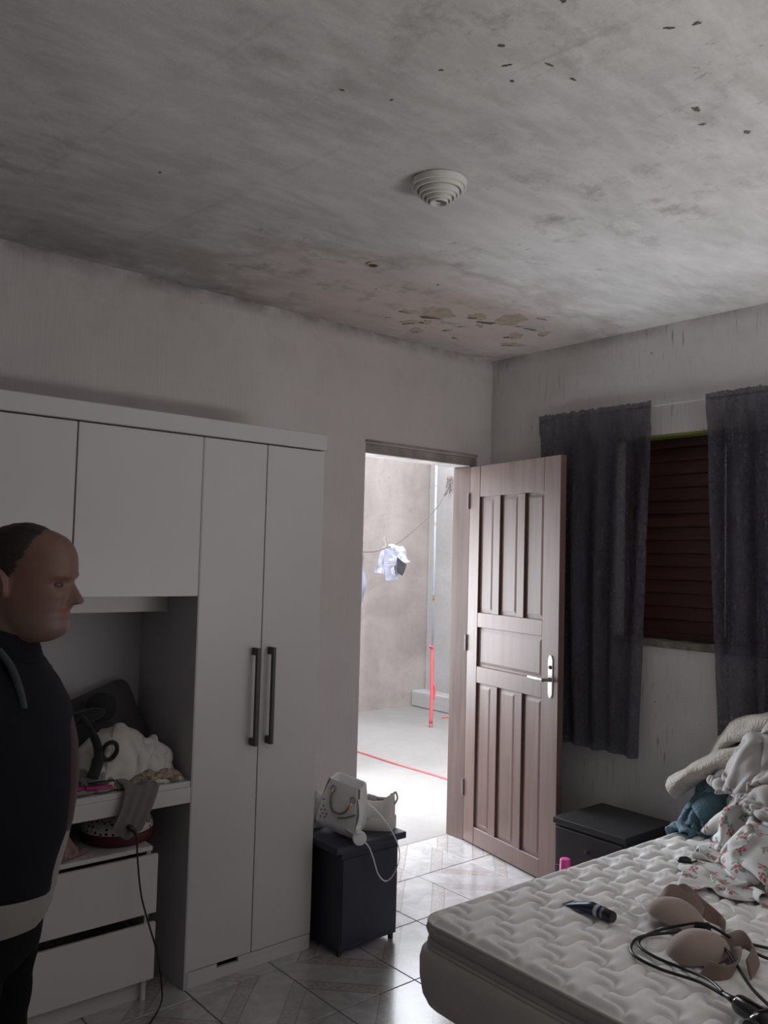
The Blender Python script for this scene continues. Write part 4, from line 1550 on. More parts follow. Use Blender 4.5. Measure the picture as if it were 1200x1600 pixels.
# white sneakers
def make_sneaker(loc, rotz, label):
    t = thing('sneaker', loc, label, 'shoe', 'pair of white sneakers', rotz=rotz)
    L = .27
    def hw(s):
        return .040*(1-.25*math.cos(2*PI*min(1, s*.9+.05)))*(1 if s < .82 else max(.25, math.sqrt(max(0, 1-((s-.82)/.185)**2)))) * (1 if s > .08 else .72+.28*math.sqrt(s/.08))
    b = B(); rings = []
    for k in range(25):
        s = k/24
        w_ = hw(s)*1.08
        x = L*s
        zt = .036 + (.006 if s < .3 else 0) + .008*max(0, s-.85)/.15
        zb_ = .0 + .010*max(0, (s-.8)/.2)**2
        rings.append([(x, -w_*.92, zb_), (x, -w_, zb_+.008), (x, -w_, zt-.006), (x, -w_*.93, zt), (x, w_*.93, zt), (x, w_, zt-.006), (x, w_, zb_+.008), (x, w_*.92, zb_)])
    loft(b, rings, True)
    fin('sole', b, MAT['shoe_white'], t, True, auto=50)
    # upper: two half arches that part at the opening
    def top(s):
        pts = [(0, .112), (.06, .122), (.14, .100), (.30, .096), (.45, .102), (.60, .088), (.75, .066), (.9, .054), (1, .040)]
        for (a, za), (c_, zc_) in zip(pts[:-1], pts[1:]):
            if s <= c_:
                return za+(zc_-za)*(s-a)/(c_-a)
        return .04
    def gap(s):
        if s < .05: return .30
        if s < .40: return .62
        if s < .48: return .62*(.48-s)/.08
        return 0.0
    b = B(); m = 9
    for side in (-1, 1):
        rs = []
        for k in range(31):
            s = .005+.985*k/30
            w_ = hw(s)*.98; zt = top(s); g = gap(s)
            row = []
            for q in range(m+1):
                a = (PI/2-g)*q/m
                yy = math.cos(a)**.8*w_
                z = .034 + (zt-.034)*math.sin(a)**.9/(math.sin(PI/2-g)**.9)
                row.append((L*s, side*yy, z))
            rs.append(row)
        loft(b, rs, False, closed=False)
    # heel wall
    s = .005; w_ = hw(s)*.98; g = gap(s)
    arc = []
    for q in range(m+1):
        a = (PI/2-g)*q/m
        arc.append((math.cos(a)**.8*w_, .034+(top(s)-.034)*math.sin(a)**.9/(math.sin(PI/2-g)**.9)))
    for (y0, z0), (y1, z1) in zip(arc[:-1], arc[1:]):
        vs4 = [b.verts.new(p) for p in ((L*s, -y0, z0), (L*s, y0, z0), (L*s, y1, z1), (L*s, -y1, z1))]
        b.faces.new(vs4)
    bmesh.ops.remove_doubles(b, verts=b.verts, dist=.0004)
    up = fin('upper', b, MAT['shoe_white'], t, True)
    add_mod(up, 'SOLIDIFY', thickness=.008, offset=-1)
    add_mod(up, 'SUBSURF', levels=1, render_levels=1)
    b = B()
    tube(b, [(L*s, 0, top(s)*.95-.006) for s in (.30, .36, .42, .47)], [.010, .018, .020, .014], 10)
    fin('tongue', b, MAT['shoe_lining'], t, True)
    b = B()
    rs = []
    for s in (.03, .1, .2, .3, .4):
        rs.append([(L*s, hw(s)*.80*math.cos(2*PI*q/16), .062+.018*math.sin(2*PI*q/16)) for q in range(16)])
    loft(b, rs, True)
    fin('lining', b, MAT['shoe_lining'], t, True)
    for k in range(4):
        s = .50+.07*k
        b = B()
        zt = top(s)
        tube(b, spline([(L*s, -hw(s)*.55, zt-.012), (L*s+.004, 0, zt+.004), (L*s, hw(s)*.55, zt-.012)], 5), .0028, 6)
        fin('lace', b, MAT['shoe_white'], t, True)
    b = B()
    tube(b, spline([(-.001, 0, .085), (-.012, 0, .105), (-.004, 0, .124), (.006, 0, .118)], 5), .004, 8)
    fin('heel_tab', b, MAT['shoe_white'], t, True)
    t.scale = (1.02, 1.32, 1.22)
    return t
make_sneaker((-1.262, -.655, NZ), math.radians(122), 'white chunky sneaker beside the handbag, heel towards the room')
make_sneaker((-1.520, -.455, NZ), math.radians(68), 'white sneaker half hidden behind the handbag next to the wardrobe')

# ------------------------------------------------------------------ clothes in the desk niche
DZT = .738
deskbox = col_box(-3.09, -2.165, FY+.004, -.05, DZT+.006)
nwall = [col_max(0, -2.172), col_max(1, -.105)]
front = col_min(1, FY+.012)
nside = [col_max(0, -2.176), col_max(1, -.105), front]
P0 = sheet_start(64, 56, .0145, (-2.345, -.42), .42, .3, .055, 30, 21, 1.02)
Pw = drape(P0, .014, [col_ell((-2.37, -.38, DZT), (.14, .11, .185)), col_ell((-2.27, -.42, DZT), (.085, .08, .135)), deskbox, *nside], steps=60, iters=5, bend=.08, fric=.1)
Pw = wrinkle(Pw, .008, 14, 2.2)
o = cloth_obj('garment', Pw, MAT['white_cotton'], .005, 1, 1.0, .014)
tag(o, 'crumpled white garment heaped on the desk', 'clothing', 'clothes heaped on the desk')
P0 = sheet_start(40, 24, .013, (-2.275, -.505), .46, -.1, .02, 34, 5, .82)
Pm = drape(P0, .012, [col_ell((-2.275, -.49, DZT), (.10, .055, .045)), deskbox, col_max(0, -2.174), front], steps=50, iters=5, bend=.15, fric=.1)
Pm = wrinkle(Pm, .004, 22, 4.4)
o = cloth_obj('garment', Pm, MAT['mottled'], .006, 1, 1.0, .012)
tag(o, 'mottled beige printed garment at the right edge of the desk', 'clothing', 'clothes heaped on the desk')
P0 = sheet_start(36, 26, .013, (-2.48, -.44), .50, .2, .03, 30, 6, .88)
Pl = drape(P0, .013, [col_ell((-2.48, -.42, DZT), (.12, .08, .070)), deskbox, *nside], steps=50, iters=5, bend=.15, fric=.1)
Pl = wrinkle(Pl, .004, 20, 8.4)
o = cloth_obj('garment', Pl, MAT['lilac_cotton'], .005, 1, 1.0, .013)
tag(o, 'grey lilac garment lying under the white one on the desk', 'clothing', 'clothes heaped on the desk')
# grey cloth hanging over the front edge
bm = B()
nv, nu = 24, 16
rows = []
for j in range(nv+1):
    s = j/nv
    if s < .35:
        k = s/.35
        yc, zc_ = -.46-(.105)*k, DZT+.030-.012*k
    else:
        k = (s-.35)/.65
        yc, zc_ = FY-.014-.010*math.sin(PI*k), DZT+.012-.150*k
    row = []
    for i in range(nu+1):
        u = i/nu
        wleft = -2.412 - .045*max(0, s-.35)/.65
        wright = -2.285 - .060*max(0, s-.35)/.65
        fold = .007*math.sin(u*11+s*2)*min(1, s*3)
        zz = zc_ + (.022*(1-u) - .030*math.sin(PI*u)**2)*max(0, (s-.6)/.4)
        row.append((wleft+(wright-wleft)*u, yc-abs(fold) if s > .33 else yc, zz + (fold if s <= .35 else 0)))
    rows.append(row)
loft(bm, rows, False, closed=False)
o = root_mesh('cloth', bm, MAT['grey_cotton'], (-2.35, FY-.01, DZT-.06), True)
add_mod(o, 'SOLIDIFY', thickness=.004, offset=0)
add_mod(o, 'SUBSURF', levels=1, render_levels=1)
tag(o, 'grey cloth hanging over the front edge of the desk', 'cloth')
# dark grey cushion leaning against the niche back
cu = B()
R = Matrix.Rotation(math.radians(-20), 3, 'Y') @ Matrix.Rotation(math.radians(-12), 3, 'X')
rings = []
for k in range(-6, 7):
    t_ = k/6
    r = math.sqrt(max(0.02, 1-abs(t_)**2.5))
    rings.append([Vector((-2.33, -.165, .895)) + R @ Vector((x*(0.55+.45*r), t_*.045, y*(0.55+.45*r))) for x, y in rrect(0, 0, .145, .135, .04, 5)])
loft(cu, rings, True)
o = root_mesh('cushion', cu, MAT['dark_grey_cloth'], (-2.33, -.165, .78), True)
tag(o, 'dark grey cushion leaning at the back of the desk niche', 'cushion')
# black handbag strap and pouch on top of the clothes
blk = thing('black_purse', (-2.43, -.36, .86), 'small black purse with ring strap lying on the clothes', 'purse')
bm = B(); ellipsoid(bm, (-2.395, -.30, .985), (.062, .045, .058), 22, 14, Matrix.Rotation(.5, 3, 'Y'))
ellipsoid(bm, (-2.47, -.34, .965), (.075, .035, .026), 20, 12, Matrix.Rotation(-.2, 3, 'Y'))
fin('pouch', bm, MAT['black_cloth'], blk, True)
bm = B(); tube(bm, spline([(-2.487, -.36, .965), (-2.478, -.43, .925), (-2.476, -.485, .88), (-2.486, -.505, .83), (-2.505, -.515, .790)], 6), [.013]*8+[.015]*8+[.020]*9, 10)
fin('strap', bm, MAT['black_cloth'], blk, True)
bm = B(); tube(bm, [(-2.437+.026*math.cos(2*PI*k/20), -.492-.010*math.sin(2*PI*k/20), .868+.032*math.sin(2*PI*k/20)) for k in range(21)], .008, 8, cap=False)
fin('ring', bm, MAT['black_cloth'], blk, True)
# magenta hair brush and black flat case by the desk edge
hb = thing('hair_brush', (-2.52, -.50, DZT), 'magenta plastic hair brush at the front of the desk', 'hair brush')
bm = B(); tube(bm, spline([(-2.437, -.530, .752), (-2.46, -.526, .753), (-2.49, -.520, .754), (-2.525, -.512, .756)], 6), [.006]+[.0105]*6+[.0125]*6+[.011]*6, 14)
fin('handle', bm, MAT['magenta'], hb, True)
bm = B(); ellipsoid(bm, (-2.585, -.498, .761), (.062, .030, .015), 26, 12, Matrix.Rotation(-.22, 3, 'Z'))
hh = fin('head', bm, MAT['magenta'], hb, True)
bm = B()
for i in range(7):
    for j in range(4):
        lathe(bm, [(.0014, 0), (.0012, .016)], (-2.625+i*.013, -.512+j*.009-(i*.0028), .769), 6)
o = fin('bristles', bm, MAT['black_plastic'], hh)
o['kind'] = 'stuff'
bm = B(); box(bm, -2.52, -2.415, -.505, -.455, DZT+.001, DZT+.034, .008, 2, rot=Matrix.Rotation(-.12, 3, 'Z'))
o = root_mesh('pencil_case', bm, MAT['black_plastic'], (-2.47, -.48, DZT), True, auto=50)
tag(o, 'flat black case under the clothes beside the hair brush', 'case')

# ------------------------------------------------------------------ on the drawer unit
UZ = .530
tin = thing('round_box', (-2.352, -.385, UZ), 'round dotted box with dark red rim under the desk', 'box')
bm = B(); lathe(bm, [(.085, 0), (.118, .004), (.126, .018), (.128, .034), (.126, .040), (.110, .041)], (-2.352, -.385, UZ), 48)
fin('base', bm, MAT['dark_red'], tin, True, auto=40)
bm = B(); lathe(bm, [(.121, .0415), (.1255, .044), (.122, .062), (.110, .082), (.085, .096), (.045, .102), (.004, .103)], (-2.352, -.385, UZ), 48)
fin('lid', bm, MAT['dotted'], tin, True)
P0 = sheet_start(32, 26, .012, (-2.60, -.45), .42, .5, .02, 30, 31, .63)
Pp = drape(P0, .012, [col_ell((-2.60, -.45, UZ), (.055, .05, .105)), col_box(-3.1, -2.28, FY-.2, -.1, UZ+.006), col_max(2, .652), col_max(1, -.14), col_min(1, FY+.028)], steps=55, iters=5, bend=.2, fric=.1)
o = cloth_obj('cloth', Pp, MAT['pink_cloth'], .005, 1, 1.0, .012)
tag(o, 'dusty pink cloth bunched beside the dotted box', 'cloth')
# black cable hanging to the floor
cb = thing('cable', (-2.34, -.64, 0), 'thin black cable hanging from the grey cloth to the floor', 'cable')
cp = spline([(-2.385, -.598, .618), (-2.377, -.606, .585), (-2.374, -.612, .52), (-2.356, -.612, .40), (-2.322, -.612, .29), (-2.292, -.612, .20), (-2.272, -.612, .105), (-2.27, -.622, .035), (-2.30, -.645, .007), (-2.345, -.69, .005), (-2.42, -.78, .005), (-2.46, -.92, .005)], 8)
bm = B(); tube(bm, cp, .0032, 8)
fin('cord', bm, MAT['cable'], cb, True)
bm = B(); tube(bm, [(-2.404, -.588, .630), (-2.395, -.592, .625), (-2.385, -.598, .616), (-2.381, -.602, .603)], [.008, .010, .008, .0045], 10)
fin('plug', bm, MAT['cable'], cb, True)

# ================================================================== PERSON (profile, facing right)
per = thing('person', (-3.097, -1.441, 0), 'person in dark jacket and black trousers standing beside the wardrobe, looking down', 'person', rotz=math.atan2(-.647, .762))
def interp(tbl, z):
    if z <= tbl[0][0]: return tbl[0][1:]
    for a, b in zip(tbl[:-1], tbl[1:]):
        if z <= b[0]:
            t = (z-a[0])/(b[0]-a[0])
            t = t*t*(3-2*t)*.5 + t*.5
            return tuple(p+(q-p)*t for p, q in zip(a[1:], b[1:]))
    return tbl[-1][1:]
def oval(xf, xb, hw, z, n=40, p=1.0, tiltx=0.0):
    cx, hx = (xf+xb)/2, (xf-xb)/2
    out = []
    for k in range(n):
        a = 2*PI*k/n
        c_, s_ = math.cos(a), math.sin(a)
        out.append((cx+hx*math.copysign(abs(c_)**p, c_), hw*math.copysign(abs(s_)**p, s_), z+tiltx*c_))
    return out
# head profile: z, front, back, half width
HEADT = [(1.362, .105, .035, .030), (1.370, .128, .018, .044), (1.380, .142, .004, .051), (1.392, .149, -.006, .056), (1.404, .147, -.016, .060), (1.411, .145, -.020, .0615),
         (1.419, .1505, -.024, .063), (1.4265, .1445, -.027, .065), (1.434, .1525, -.030, .066), (1.444, .1505, -.034, .068), (1.456, .1515, -.037, .070), (1.475, .152, -.041, .072),
         (1.488, .1515, -.044, .074), (1.503, .1600, -.046, .0755), (1.52, .1605, -.046, .0765), (1.545, .1585, -.043, .0765), (1.565, .151, -.036, .073), (1.582, .137, -.022, .064), (1.595, .115, .000, .049), (1.603, .088, .022, .030), (1.606, .062, .040, .012)]
bm = B()
rings = []
zz = np.linspace(1.362, 1.606, 60)
for z in zz:
    f, b_, w_ = interp(HEADT, z)
    ring = oval(f, b_, w_, z, 44, .92)
    rings.append(ring)
loft(bm, rings, True)
# nose
rings = []
for s in [k/10 for k in range(11)]:
    z = 1.494 - .052*s
    xt = .1555 + .0270*min(1, s*1.12)**1.1 if s < .93 else .172
    hwn = .0075 + .0110*s**1.3
    rings.append([(.135, -hwn*1.25, z), (.150, -hwn*1.1, z), (xt-.004, -hwn*.6, z), (xt, 0, z+.001), (xt-.004, hwn*.6, z), (.150, hwn*1.1, z), (.135, hwn*1.25, z)])
loft(bm, rings, True)
for sy in (-1, 1):
    ellipsoid(bm, (.1535, sy*.0115, 1.4475), (.010, .0068, .0075), 14, 10)
    # ear
    R = Matrix.Rotation(math.radians(-14), 3, 'Y') @ Matrix.Rotation(sy*math.radians(18), 3, 'Z')
    ellipsoid(bm, (.028, sy*.0775, 1.484), (.019, .0075, .032), 18, 12, R)
    tube(bm, spline([Vector((.028, sy*.083, 1.484)) + R @ Vector((.017*math.cos(a), 0, .030*math.sin(a))) for a in (-.9, -.2, .6, 1.3, 2.0, 2.8, 3.5)], 4), .0045, 8)
# neck
NECK = [(1.27, .085, -.095, .085), (1.32, .072, -.075, .066), (1.36, .075, -.052, .060), (1.40, .085, -.043, .060), (1.44, .09, -.040, .062)]
loft(bm, [oval(*interp(NECK, z), z, 32) for z in np.linspace(1.27, 1.44, 8)], True)
# torso under the clothes
TOR = [(.70, .085, -.125, .165), (.80, .105, -.125, .172), (.92, .140, -.115, .175), (1.05, .145, -.115, .178), (1.15, .140, -.125, .180), (1.25, .110, -.130, .180), (1.30, .075, -.115, .150), (1.33, .05, -.095, .09)]
loft(bm, [oval(*interp(TOR, z), z, 32, .9) for z in np.linspace(.70, 1.33, 16)], True)
ARM = {}
for sy in (-1, 1):
    sh_ = Vector((-.015, sy*.170, 1.275)); el = Vector((-.075, sy*.225, 1.03)); wr = Vector((-.055, sy*.225, .805))
    ARM[sy] = (sh_, el, wr)
    tube(bm, spline([sh_, sh_.lerp(el, .5), el, el.lerp(wr, .5), wr], 5), [.052]*5+[.046]*5+[.040]*5+[.034]*5+[.026], 16)
    # hand: palm, four fingers of unequal length, thumb from the side of the palm
    dn_ = (wr-el).normalized()
    pm = wr + dn_*.050
    ellipsoid(bm, pm, (.036, .015, .052), 18, 12)
    for q, (fx, L_) in enumerate(((.027, .066), (.010, .076), (-.008, .071), (-.025, .056))):
        b0 = pm + Vector((fx, 0, -.040))
        b1 = b0 + Vector((fx*.10, -sy*.004, -L_*.42)); b2 = b1 + Vector((.004, -sy*.012, -L_*.32)); b3 = b2 + Vector((.006, -sy*.016, -L_*.22))
        tube(bm, spline([pm+Vector((fx*.8, 0, -.02)), b0, b1, b2, b3], 3), [.0095]*4+[.009]*4+[.0085]*4+[.0065], 10)
    tube(bm, spline([pm+Vector((.018, 0, .020)), pm+Vector((.040, -sy*.008, -.004)), pm+Vector((.052, -sy*.016, -.030)), pm+Vector((.054, -sy*.022, -.052))], 3), [.014]*3+[.0115]*3+[.0105]*3+[.007], 10)
# legs
LEG = {}
for sy in (-1, 1):
    hp_ = Vector((-.015, sy*.085, .80)); kn = Vector((-.020, sy*.095, .44)); an = Vector((-.045, sy*.100, .07))
    LEG[sy] = (hp_, kn, an)
    tube(bm, spline([hp_, hp_.lerp(kn, .5), kn, kn.lerp(an, .4), an], 5), [.085]*5+[.072]*5+[.055]*5+[.052]*5+[.036], 18)
    ellipsoid(bm, (an.x+.045, sy*.108, .045), (.105, .040, .032), 20, 12)
tmp = fin('body_raw', bm, MAT['skin'], None)
add_mod(tmp, 'REMESH', mode='VOXEL', voxel_size=.0052)
add_mod(tmp, 'SMOOTH', factor=.5, iterations=3)
dg = bpy.context.evaluated_depsgraph_get()
me = bpy.data.meshes.new_from_object(tmp.evaluated_get(dg))
bpy.data.objects.remove(tmp)
# eye sockets, brow, mouth line, cheek
nvv = len(me.vertices)
co = np.zeros(nvv*3); me.vertices.foreach_get('co', co); co = co.reshape(-1, 3)
def gauss(c, r):
    d = (co-np.array(c))/np.array(r)
    return np.exp(-(d*d).sum(1))
for sy in (-1, 1):
    co[:, 0] -= .0085*gauss((.140, sy*.033, 1.486), (.03, .017, .010))
    co[:, 0] += .0035*gauss((.148, sy*.034, 1.504), (.03, .022, .006))
    co[:, 0] += .0030*gauss((.135, sy*.040, 1.462), (.03, .018, .014))
    co[:, 0] -= .0030*gauss((.140, sy*.022, 1.443), (.03, .006, .014))
co[:, 0] -= .0045*gauss((.145, 0, 1.4268), (.03, .024, .0035))
me.vertices.foreach_set('co', co.ravel()); me.update()
me.name = 'body'
me.materials.clear()
body = link_mesh('body', me, MAT['skin'], per, True)
for sy in (-1, 1):
    b = B(); ellipsoid(b, (.1335, sy*.033, 1.4850), (.0110, .0120, .0042), 18, 12)
    e = fin('eye', b, MAT['eye'], per, True)
    b = B(); ellipsoid(b, (.1425, sy*.0335, 1.4845), (.0032, .0055, .0036), 12, 8)
    fin('iris', b, MAT['iris'], e, True)
    b = B(); tube(b, spline([(.1545, sy*.012, 1.500), (.1505, sy*.026, 1.5045), (.1405, sy*.042, 1.5035), (.126, sy*.052, 1.497)], 5), [.0025]+[.0042]*10+[.0036]*4+[.001], 8)
    fin('eyebrow', b, MAT['hair'], per, True)
# hair: a shell over the crown, back and sides with a receding front line
HLINE = [(1.385, -.015), (1.44, .004), (1.468, .010), (1.484, .020), (1.494, .048), (1.51, .060), (1.528, .069), (1.544, .079), (1.571, .090), (1.592, .100), (1.62, .104)]
def hair_front(z, y):
    return interp(HLINE, z)[0] - .010*max(0, 1-abs(y)/.05)*(1 if z > 1.55 else 0) + .0035*mnoise.noise(Vector((z*90, y*60, 3)))
HC = Vector((.050, 0, 1.492))
def head_radius(d):
    lo, hi = .0, .22
    for _ in range(16):
        m = (lo+hi)/2
        p = HC + d*m
        ins = False
        if 1.362 < p.z < 1.606:
            f, bk, w_ = interp(HEADT, p.z)
            ins = ((p.x-(f+bk)/2)/((f-bk)/2))**2 + (p.y/w_)**2 < 1
        if ins: lo = m
        else: hi = m
    return lo
b = B()
nth, nph = 70, 110
grid = []
for j in range(nth+1):
    th = PI*.80*j/nth
    row = []
    for i in range(nph):
        ph = 2*PI*i/nph
        d = Vector((math.sin(th)*math.cos(ph), math.sin(th)*math.sin(ph), math.cos(th)))
        r = head_radius(d)
        p = HC + d*r
        e = hair_front(p.z, p.y) - p.x
        g_ = max(.0008, min(.0085, .001+.22*e)) + .0012*mnoise.noise(Vector((p.x*120, p.y*120, p.z*50)))
        row.append((b.verts.new(p + d*g_), e))
    grid.append(row)
for j in range(nth):
    for i in range(nph):
        q = (grid[j][i], grid[j+1][i], grid[j+1][(i+1) % nph], grid[j][(i+1) % nph])
        if min(v[1] for v in q) > -.001:
            try:
                b.faces.new([v[0] for v in q])
            except ValueError:
                pass
for v in [v for v in b.verts if not v.link_faces]:
    b.verts.remove(v)
bmesh.ops.remove_doubles(b, verts=b.verts, dist=.00005)
o = fin('hair', b, MAT['hair'], per, True)
add_mod(o, 'SOLIDIFY', thickness=.004, offset=-1)

# clothing shells
def folds(p, k, seed):
    return k*(mnoise.noise(Vector((p[0]*7+seed, p[1]*7, p[2]*4))) + .5*mnoise.noise(Vector((p[0]*18, p[1]*18+seed, p[2]*9))))
JT = [(.812, .120, -.150, .200), (.852, .131, -.150, .206), (.975, .158, -.140, .210), (1.06, .163, -.138, .212), (1.137, .160, -.145, .212), (1.218, .146, -.150, .208), (1.26, .124, -.148, .196), (1.312, .092, -.130, .160), (1.345, .074, -.105, .105), (1.36, .070, -.085, .085)]
bm = B()
rings = []
for z in np.linspace(.812, 1.358, 44):
    ring = []
    for p in oval(*interp(JT, z), z, 56, 1.0):
        d = Vector((p[0], p[1], 0)).normalized()
        p = (p[0], p[1], p[2] + .050*max(0, -p[1]/.2)*max(0, 1-(z-.812)/.25))
        f_ = folds(p, .006, 3)
        if p[0] > .10: f_ *= .35
        ring.append((p[0]+d.x*f_, p[1]+d.y*f_, p[2]))
    rings.append(ring)
loft(bm, rings, True)
for sy in (-1, 1):
    sh_, el, wr = ARM[sy]
    pth = spline([sh_+Vector((0, -sy*.03, .0)), sh_.lerp(el, .3), sh_.lerp(el, .7), el, el.lerp(wr, .4), el.lerp(wr, .8), wr+Vector((0, 0, .012))], 6)
    rr = [.078-.022*(k/len(pth)) + .004*math.sin(k*1.3) for k in range(len(pth))]
    tube(bm, pth, rr, 20)
tmp = fin('jacket_raw', bm, MAT['jacket'], None)
add_mod(tmp, 'REMESH', mode='VOXEL', voxel_size=.009)
add_mod(tmp, 'SMOOTH', factor=.5, iterations=4)
dg = bpy.context.evaluated_depsgraph_get()
me = bpy.data.meshes.new_from_object(tmp.evaluated_get(dg))
bpy.data.objects.remove(tmp)
me.materials.clear()
me.name = 'jacket'
jk = link_mesh('jacket', me, MAT['jacket'], per, True)
# stand-up collar, high at the nape
bm = B()
rings = []
for s in [k/8 for k in range(9)]:
    z = 1.325 + .085*s
    f, bk, w_ = .090-.018*s, -.098+.022*s, .092-.014*s
    rings.append(oval(f, bk, w_, z - .002, 40, 1.0, tiltx=-.006-.030*s))
loft(bm, rings, False)
o = fin('collar', bm, MAT['jacket'], jk, True)
add_mod(o, 'SOLIDIFY', thickness=.010, offset=0)
add_mod(o, 'SUBSURF', levels=1, render_levels=1)
# pale seam stripe on the near shoulder
bm = B()
pth = spline([(.045, -.095, 1.352), (.072, -.100, 1.322), (.093, -.105, 1.282), (.108, -.112, 1.240)], 6)
tube(bm, pth, .0075, 8)
fin('shoulder_piping', bm, MAT['jacket_trim'], jk, True)
# pullover front showing in the jacket opening
bm = B()
rings = []
for z in np.linspace(.93, 1.20, 14):
    f, bk, w_ = interp(JT, z)
    e = math.sin(PI*(z-.93)/.27)**.5
    rings.append([(x, y+.040, z_) for x, y, z_ in oval(f-.006+.0085*e, f-.06, .055, z, 24, .95)])
loft(bm, rings, True)
fin('pullover', bm, MAT['maroon'], per, True)
# undershirt hem below the jacket
bm = B()
HT = [(.765, .108, -.140, .186), (.80, .119, -.142, .192), (.83, .126, -.142, .194)]
rings = []
for s in [k/10 for k in range(11)]:
    z = .768+.066*s
    ring = []
    for p in oval(*interp(HT, z), z, 48, .9):
        drop = -.016*(1-s)*(1 if p[1] < 0 else .3)*max(0, 1-abs(p[0])/.12)
        f_ = folds(p, .006, 11)
        ring.append((p[0]+f_*.5, p[1]+f_, p[2]+drop+.044*max(0, -p[1]/.19)))
    rings.append(ring)
loft(bm, rings, False)
rings2 = []
for z in np.linspace(.80, .985, 10):
    f, bk, w_ = interp(JT, z)
    e = math.sin(PI*(z-.80)/.185)**.5
    rings2.append([(x, y+.035, z_) for x, y, z_ in oval(f-.006+.0065*e, f-.06, .06, z, 24, .95)])
loft(bm, rings2, True)
o = fin('undershirt', bm, MAT['hem_white'], per, True)
# trousers
bm = B()
TT = [(.70, .098, -.135, .180), (.76, .104, -.138, .182), (.82, .104, -.134, .178)]
loft(bm, [oval(*interp(TT, z), z, 40, .9) for z in np.linspace(.70, .82, 6)], True)
for sy in (-1, 1):
    hp_, kn, an = LEG[sy]
    pth = spline([hp_+Vector((0, 0, -.04)), hp_.lerp(kn, .5), kn, kn.lerp(an, .5), an+Vector((.0, 0, .0))], 6)
    rr = [.100-.034*min(1, k/(len(pth)*.6)) + .003*math.sin(k*1.9) for k in range(len(pth))]
    tube(bm, pth, rr, 22)
tmp = fin('trousers_raw', bm, MAT['trousers'], None)
add_mod(tmp, 'REMESH', mode='VOXEL', voxel_size=.010)
add_mod(tmp, 'SMOOTH', factor=.5, iterations=4)
dg = bpy.context.evaluated_depsgraph_get()
me = bpy.data.meshes.new_from_object(tmp.evaluated_get(dg))
bpy.data.objects.remove(tmp)
me.materials.clear()
me.name = 'trousers'
link_mesh('trousers', me, MAT['trousers'], per, True)
for sy in (-1, 1):
    an = LEG[sy][2]
    bm = B(); rings = []
    for s in [k/14 for k in range(15)]:
        x = an.x-.075+.265*s
        hw_ = .046*(math.sin(PI*min(1, max(.04, s*.93+.05)))**.35)*(.85+.25*s if s < .7 else 1.02)
        zt = .082-.045*max(0, (s-.30))/.7 if s > .30 else .082
        rings.append([(x, sy*.108+hw_*math.cos(a), .001+ (zt/2)*(1+max(-1, min(1, 1.25*math.sin(a))))) for a in [2*PI*q/20 for q in range(20)]])
    loft(bm, rings, True)
    fin('shoe', bm, MAT['shoe_black'], per, True)

# ================================================================== YARD THINGS
GZ = -.006
pole = thing('pole', (1.905, 2.443, GZ), 'thin rusty metal pole with a red rubber lower end in the yard', 'pole')
bm = B(); tube(bm, [(1.908, 2.447, .70), (1.906, 2.446, 1.6), (1.898, 2.440, 2.70)], .0105, 12)
fin('shaft', bm, MAT['pole'], pole, True)
bm = B(); tube(bm, spline([(1.905, 2.443, GZ+.034), (1.908, 2.443, .30), (1.902, 2.443, .55), (1.90, 2.443, .715), (1.888, 2.436, .735), (1.850, 2.43, .752)], 6), [.0175]*24+[.014]*6+[.009], 12)
fin('red_sleeve', bm, MAT['red_plastic'], pole, True)
bm = B(); lathe(bm, [(.019, 0), (.0195, .004), (.0185, .034)], (1.905, 2.443, GZ), 14)
fin('foot_cap', bm, MAT['red_faded'], pole, True)
bm = B(); tube(bm, spline([(1.915, 2.43, .40), (1.935, 2.43, .33), (1.925, 2.43, .25)], 6), .009, 8)
fin('loose_flap', bm, MAT['red_plastic'], pole, True)

bm = B()
pts = [(.69+.006*math.sin(y*7), y, GZ+.004) for y in np.linspace(.30, 2.9, 40)]
tube(bm, pts, .0095, 8)
o = root_mesh('hose', bm, MAT['red_faded'], (.69, 1.6, GZ), True)
tag(o, 'thin faded red hose lying across the cement yard', 'hose')
bm = B(); tube(bm, spline([(2.30, 2.70, GZ+.006), (2.36, 2.69, GZ+.008), (2.42, 2.66, GZ+.006)], 5), .008, 8)
o = root_mesh('hose_scrap', bm, MAT['red_plastic'], (2.36, 2.69, GZ), True)
tag(o, 'short red hose scrap lying by the pole foot', 'hose scrap')

# clothes line from the yard wall to the house wall
kn = Vector((2.70, 3.06, 2.42))
lineA = [kn, Vector((1.75, 2.25, 2.05)), Vector((.93, 1.80, 1.715)), Vector((.60, 1.62, 1.64)), Vector((.30, 1.50, 1.60)), Vector((-.6, 1.1, 1.62)), Vector((-1.5, .60, 1.75)), Vector((-2.3, .158, 1.92))]
bm = B(); tube(bm, spline(lineA, 8), .0042, 8)
ln = root_mesh('clothes_line', bm, MAT['line_cord'], kn, True)
tag(ln, 'thin cord clothes line strung across the yard', 'clothes line')
bm = B()
for k in range(6):
    a = k*1.1
    tube(bm, spline([kn+Vector((-.03, -.02, .0)), kn+Vector((-.05-.02*math.sin(a), -.03+.03*math.cos(a), -.05)), kn+Vector((-.03-.03*math.cos(a), -.04*math.sin(a), -.10-.03*k*.6))], 5), .005, 6)
ellipsoid(bm, kn+Vector((-.03, -.02, 0)), (.03, .03, .035), 12, 8)
fin('knot', bm, MAT['peg_wood'], ln, True)

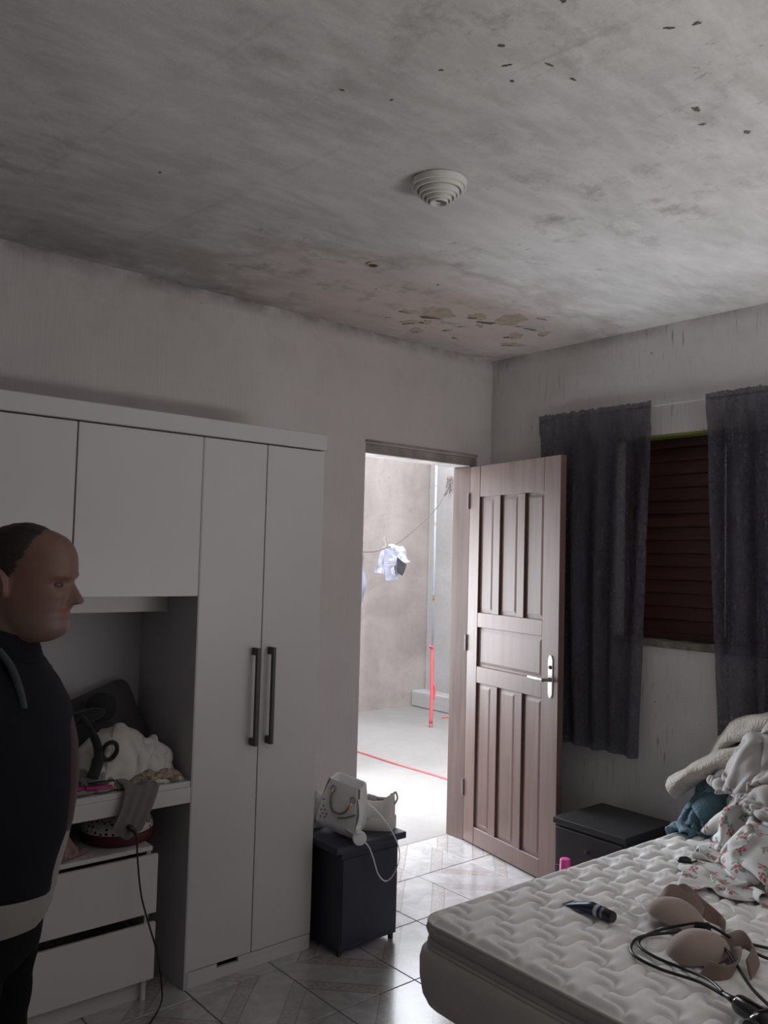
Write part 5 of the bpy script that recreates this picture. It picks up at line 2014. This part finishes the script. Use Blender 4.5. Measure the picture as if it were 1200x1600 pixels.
# pegged plastic bag: crumpled sheet of foil-like plastic
LPt = Vector((.675, 1.66, 1.660))
pb = thing('plastic_bag', LPt, 'crumpled white and silver plastic bag pegged on the clothes line', 'plastic bag')
def crumple(name, corners, mat, n, amp, seed, parent, rootz):
    """quad patch between four corners, crumpled into facets"""
    b = B(); g = []
    A_, B_, C_, D_ = [Vector(c) for c in corners]
    nrm = (B_-A_).cross(D_-A_).normalized()
    for j in range(n+1):
        v = j/n; row = []
        for i in range(n+1):
            u = i/n
            p = (A_*(1-u)+B_*u)*(1-v) + (D_*(1-u)+C_*u)*v
            p = p + nrm*amp*(mnoise.noise(p*9+Vector((seed, 0, 0))) + .5*mnoise.noise(p*21+Vector((0, seed, 0)))) + Vector((mnoise.noise(p*13+Vector((seed, 9, 0))), mnoise.noise(p*13+Vector((3, seed, 0))), mnoise.noise(p*12+Vector((0, 3, seed)))))*amp*.5
            row.append(b.verts.new(p))
        g.append(row)
    for j in range(n):
        for i in range(n):
            b.faces.new((g[j][i], g[j][i+1], g[j+1][i+1], g[j+1][i]))
    o = fin(name, b, mat, parent)
    add_mod(o, 'SOLIDIFY', thickness=.003, offset=0)
    return o
U = Vector((.76, -.64, 0))      # along the bag, roughly across the view
def bp(a, z, d=0.0):
    return LPt + U*a + Vector((0, 0, z)) + Vector((-.64, -.76, 0))*d
crumple('bag_sheet', [bp(-.02, .01), bp(.10, .005), bp(.155, -.135, .03), bp(-.02, -.15, .06)], MAT['foil'], 9, .035, 2, pb, 0)
crumple('bag_sheet', [bp(-.06, -.01), bp(.03, .0), bp(.04, -.23, .05), bp(-.12, -.22, .02)], MAT['white_plastic_bag'], 9, .035, 5, pb, 0)
crumple('bag_sheet', [bp(-.05, -.03, .04), bp(.07, -.05, .06), bp(.06, -.26, .04), bp(-.03, -.27, .05)], MAT['white_plastic_bag'], 8, .03, 8, pb, 0)
crumple('bag_sheet', [bp(.05, -.09, .07), bp(.13, -.15, .06), bp(.10, -.235, .07), bp(.055, -.21, .07)], MAT['black_plastic'], 6, .012, 11, pb, 0)
bm = B(); R = Matrix.Rotation(math.radians(-18), 3, 'Y')
c = bp(-.035, .02, .012)
box(bm, c.x-.007, c.x+.007, c.y-.009, c.y-.001, c.z-.045, c.z+.045, .002, rot=R)
box(bm, c.x-.007, c.x+.007, c.y+.001, c.y+.009, c.z-.045, c.z+.045, .002, rot=R)
pg = root_mesh('clothes_peg', bm, MAT['peg_wood'], c)
tag(pg, 'small dark clothes peg holding the plastic bag', 'clothes peg')
# white garment hanging at the left edge of the doorway view
gx = Vector((.175, 1.455, 1.585))
P0 = np.zeros((16, 14, 3))
for j in range(16):
    for i in range(14):
        q = gx + Vector((.40, .17, 0)).normalized()*(i-6.5)*.022 + Vector((0, 0, -.024*j))
        P0[j, i] = (q.x + .01*math.sin(i*1.3), q.y + .015*math.sin(i*1.7+j*.2)+.02*math.sin(j*.5), q.z)
wg = cloth_obj('hanging_garment', P0, MAT['white_plastic_bag'], .005, 1, 1.0, .022, root=tuple(gx))
tag(wg, 'white garment hanging on the clothes line at the doorway edge', 'clothing')
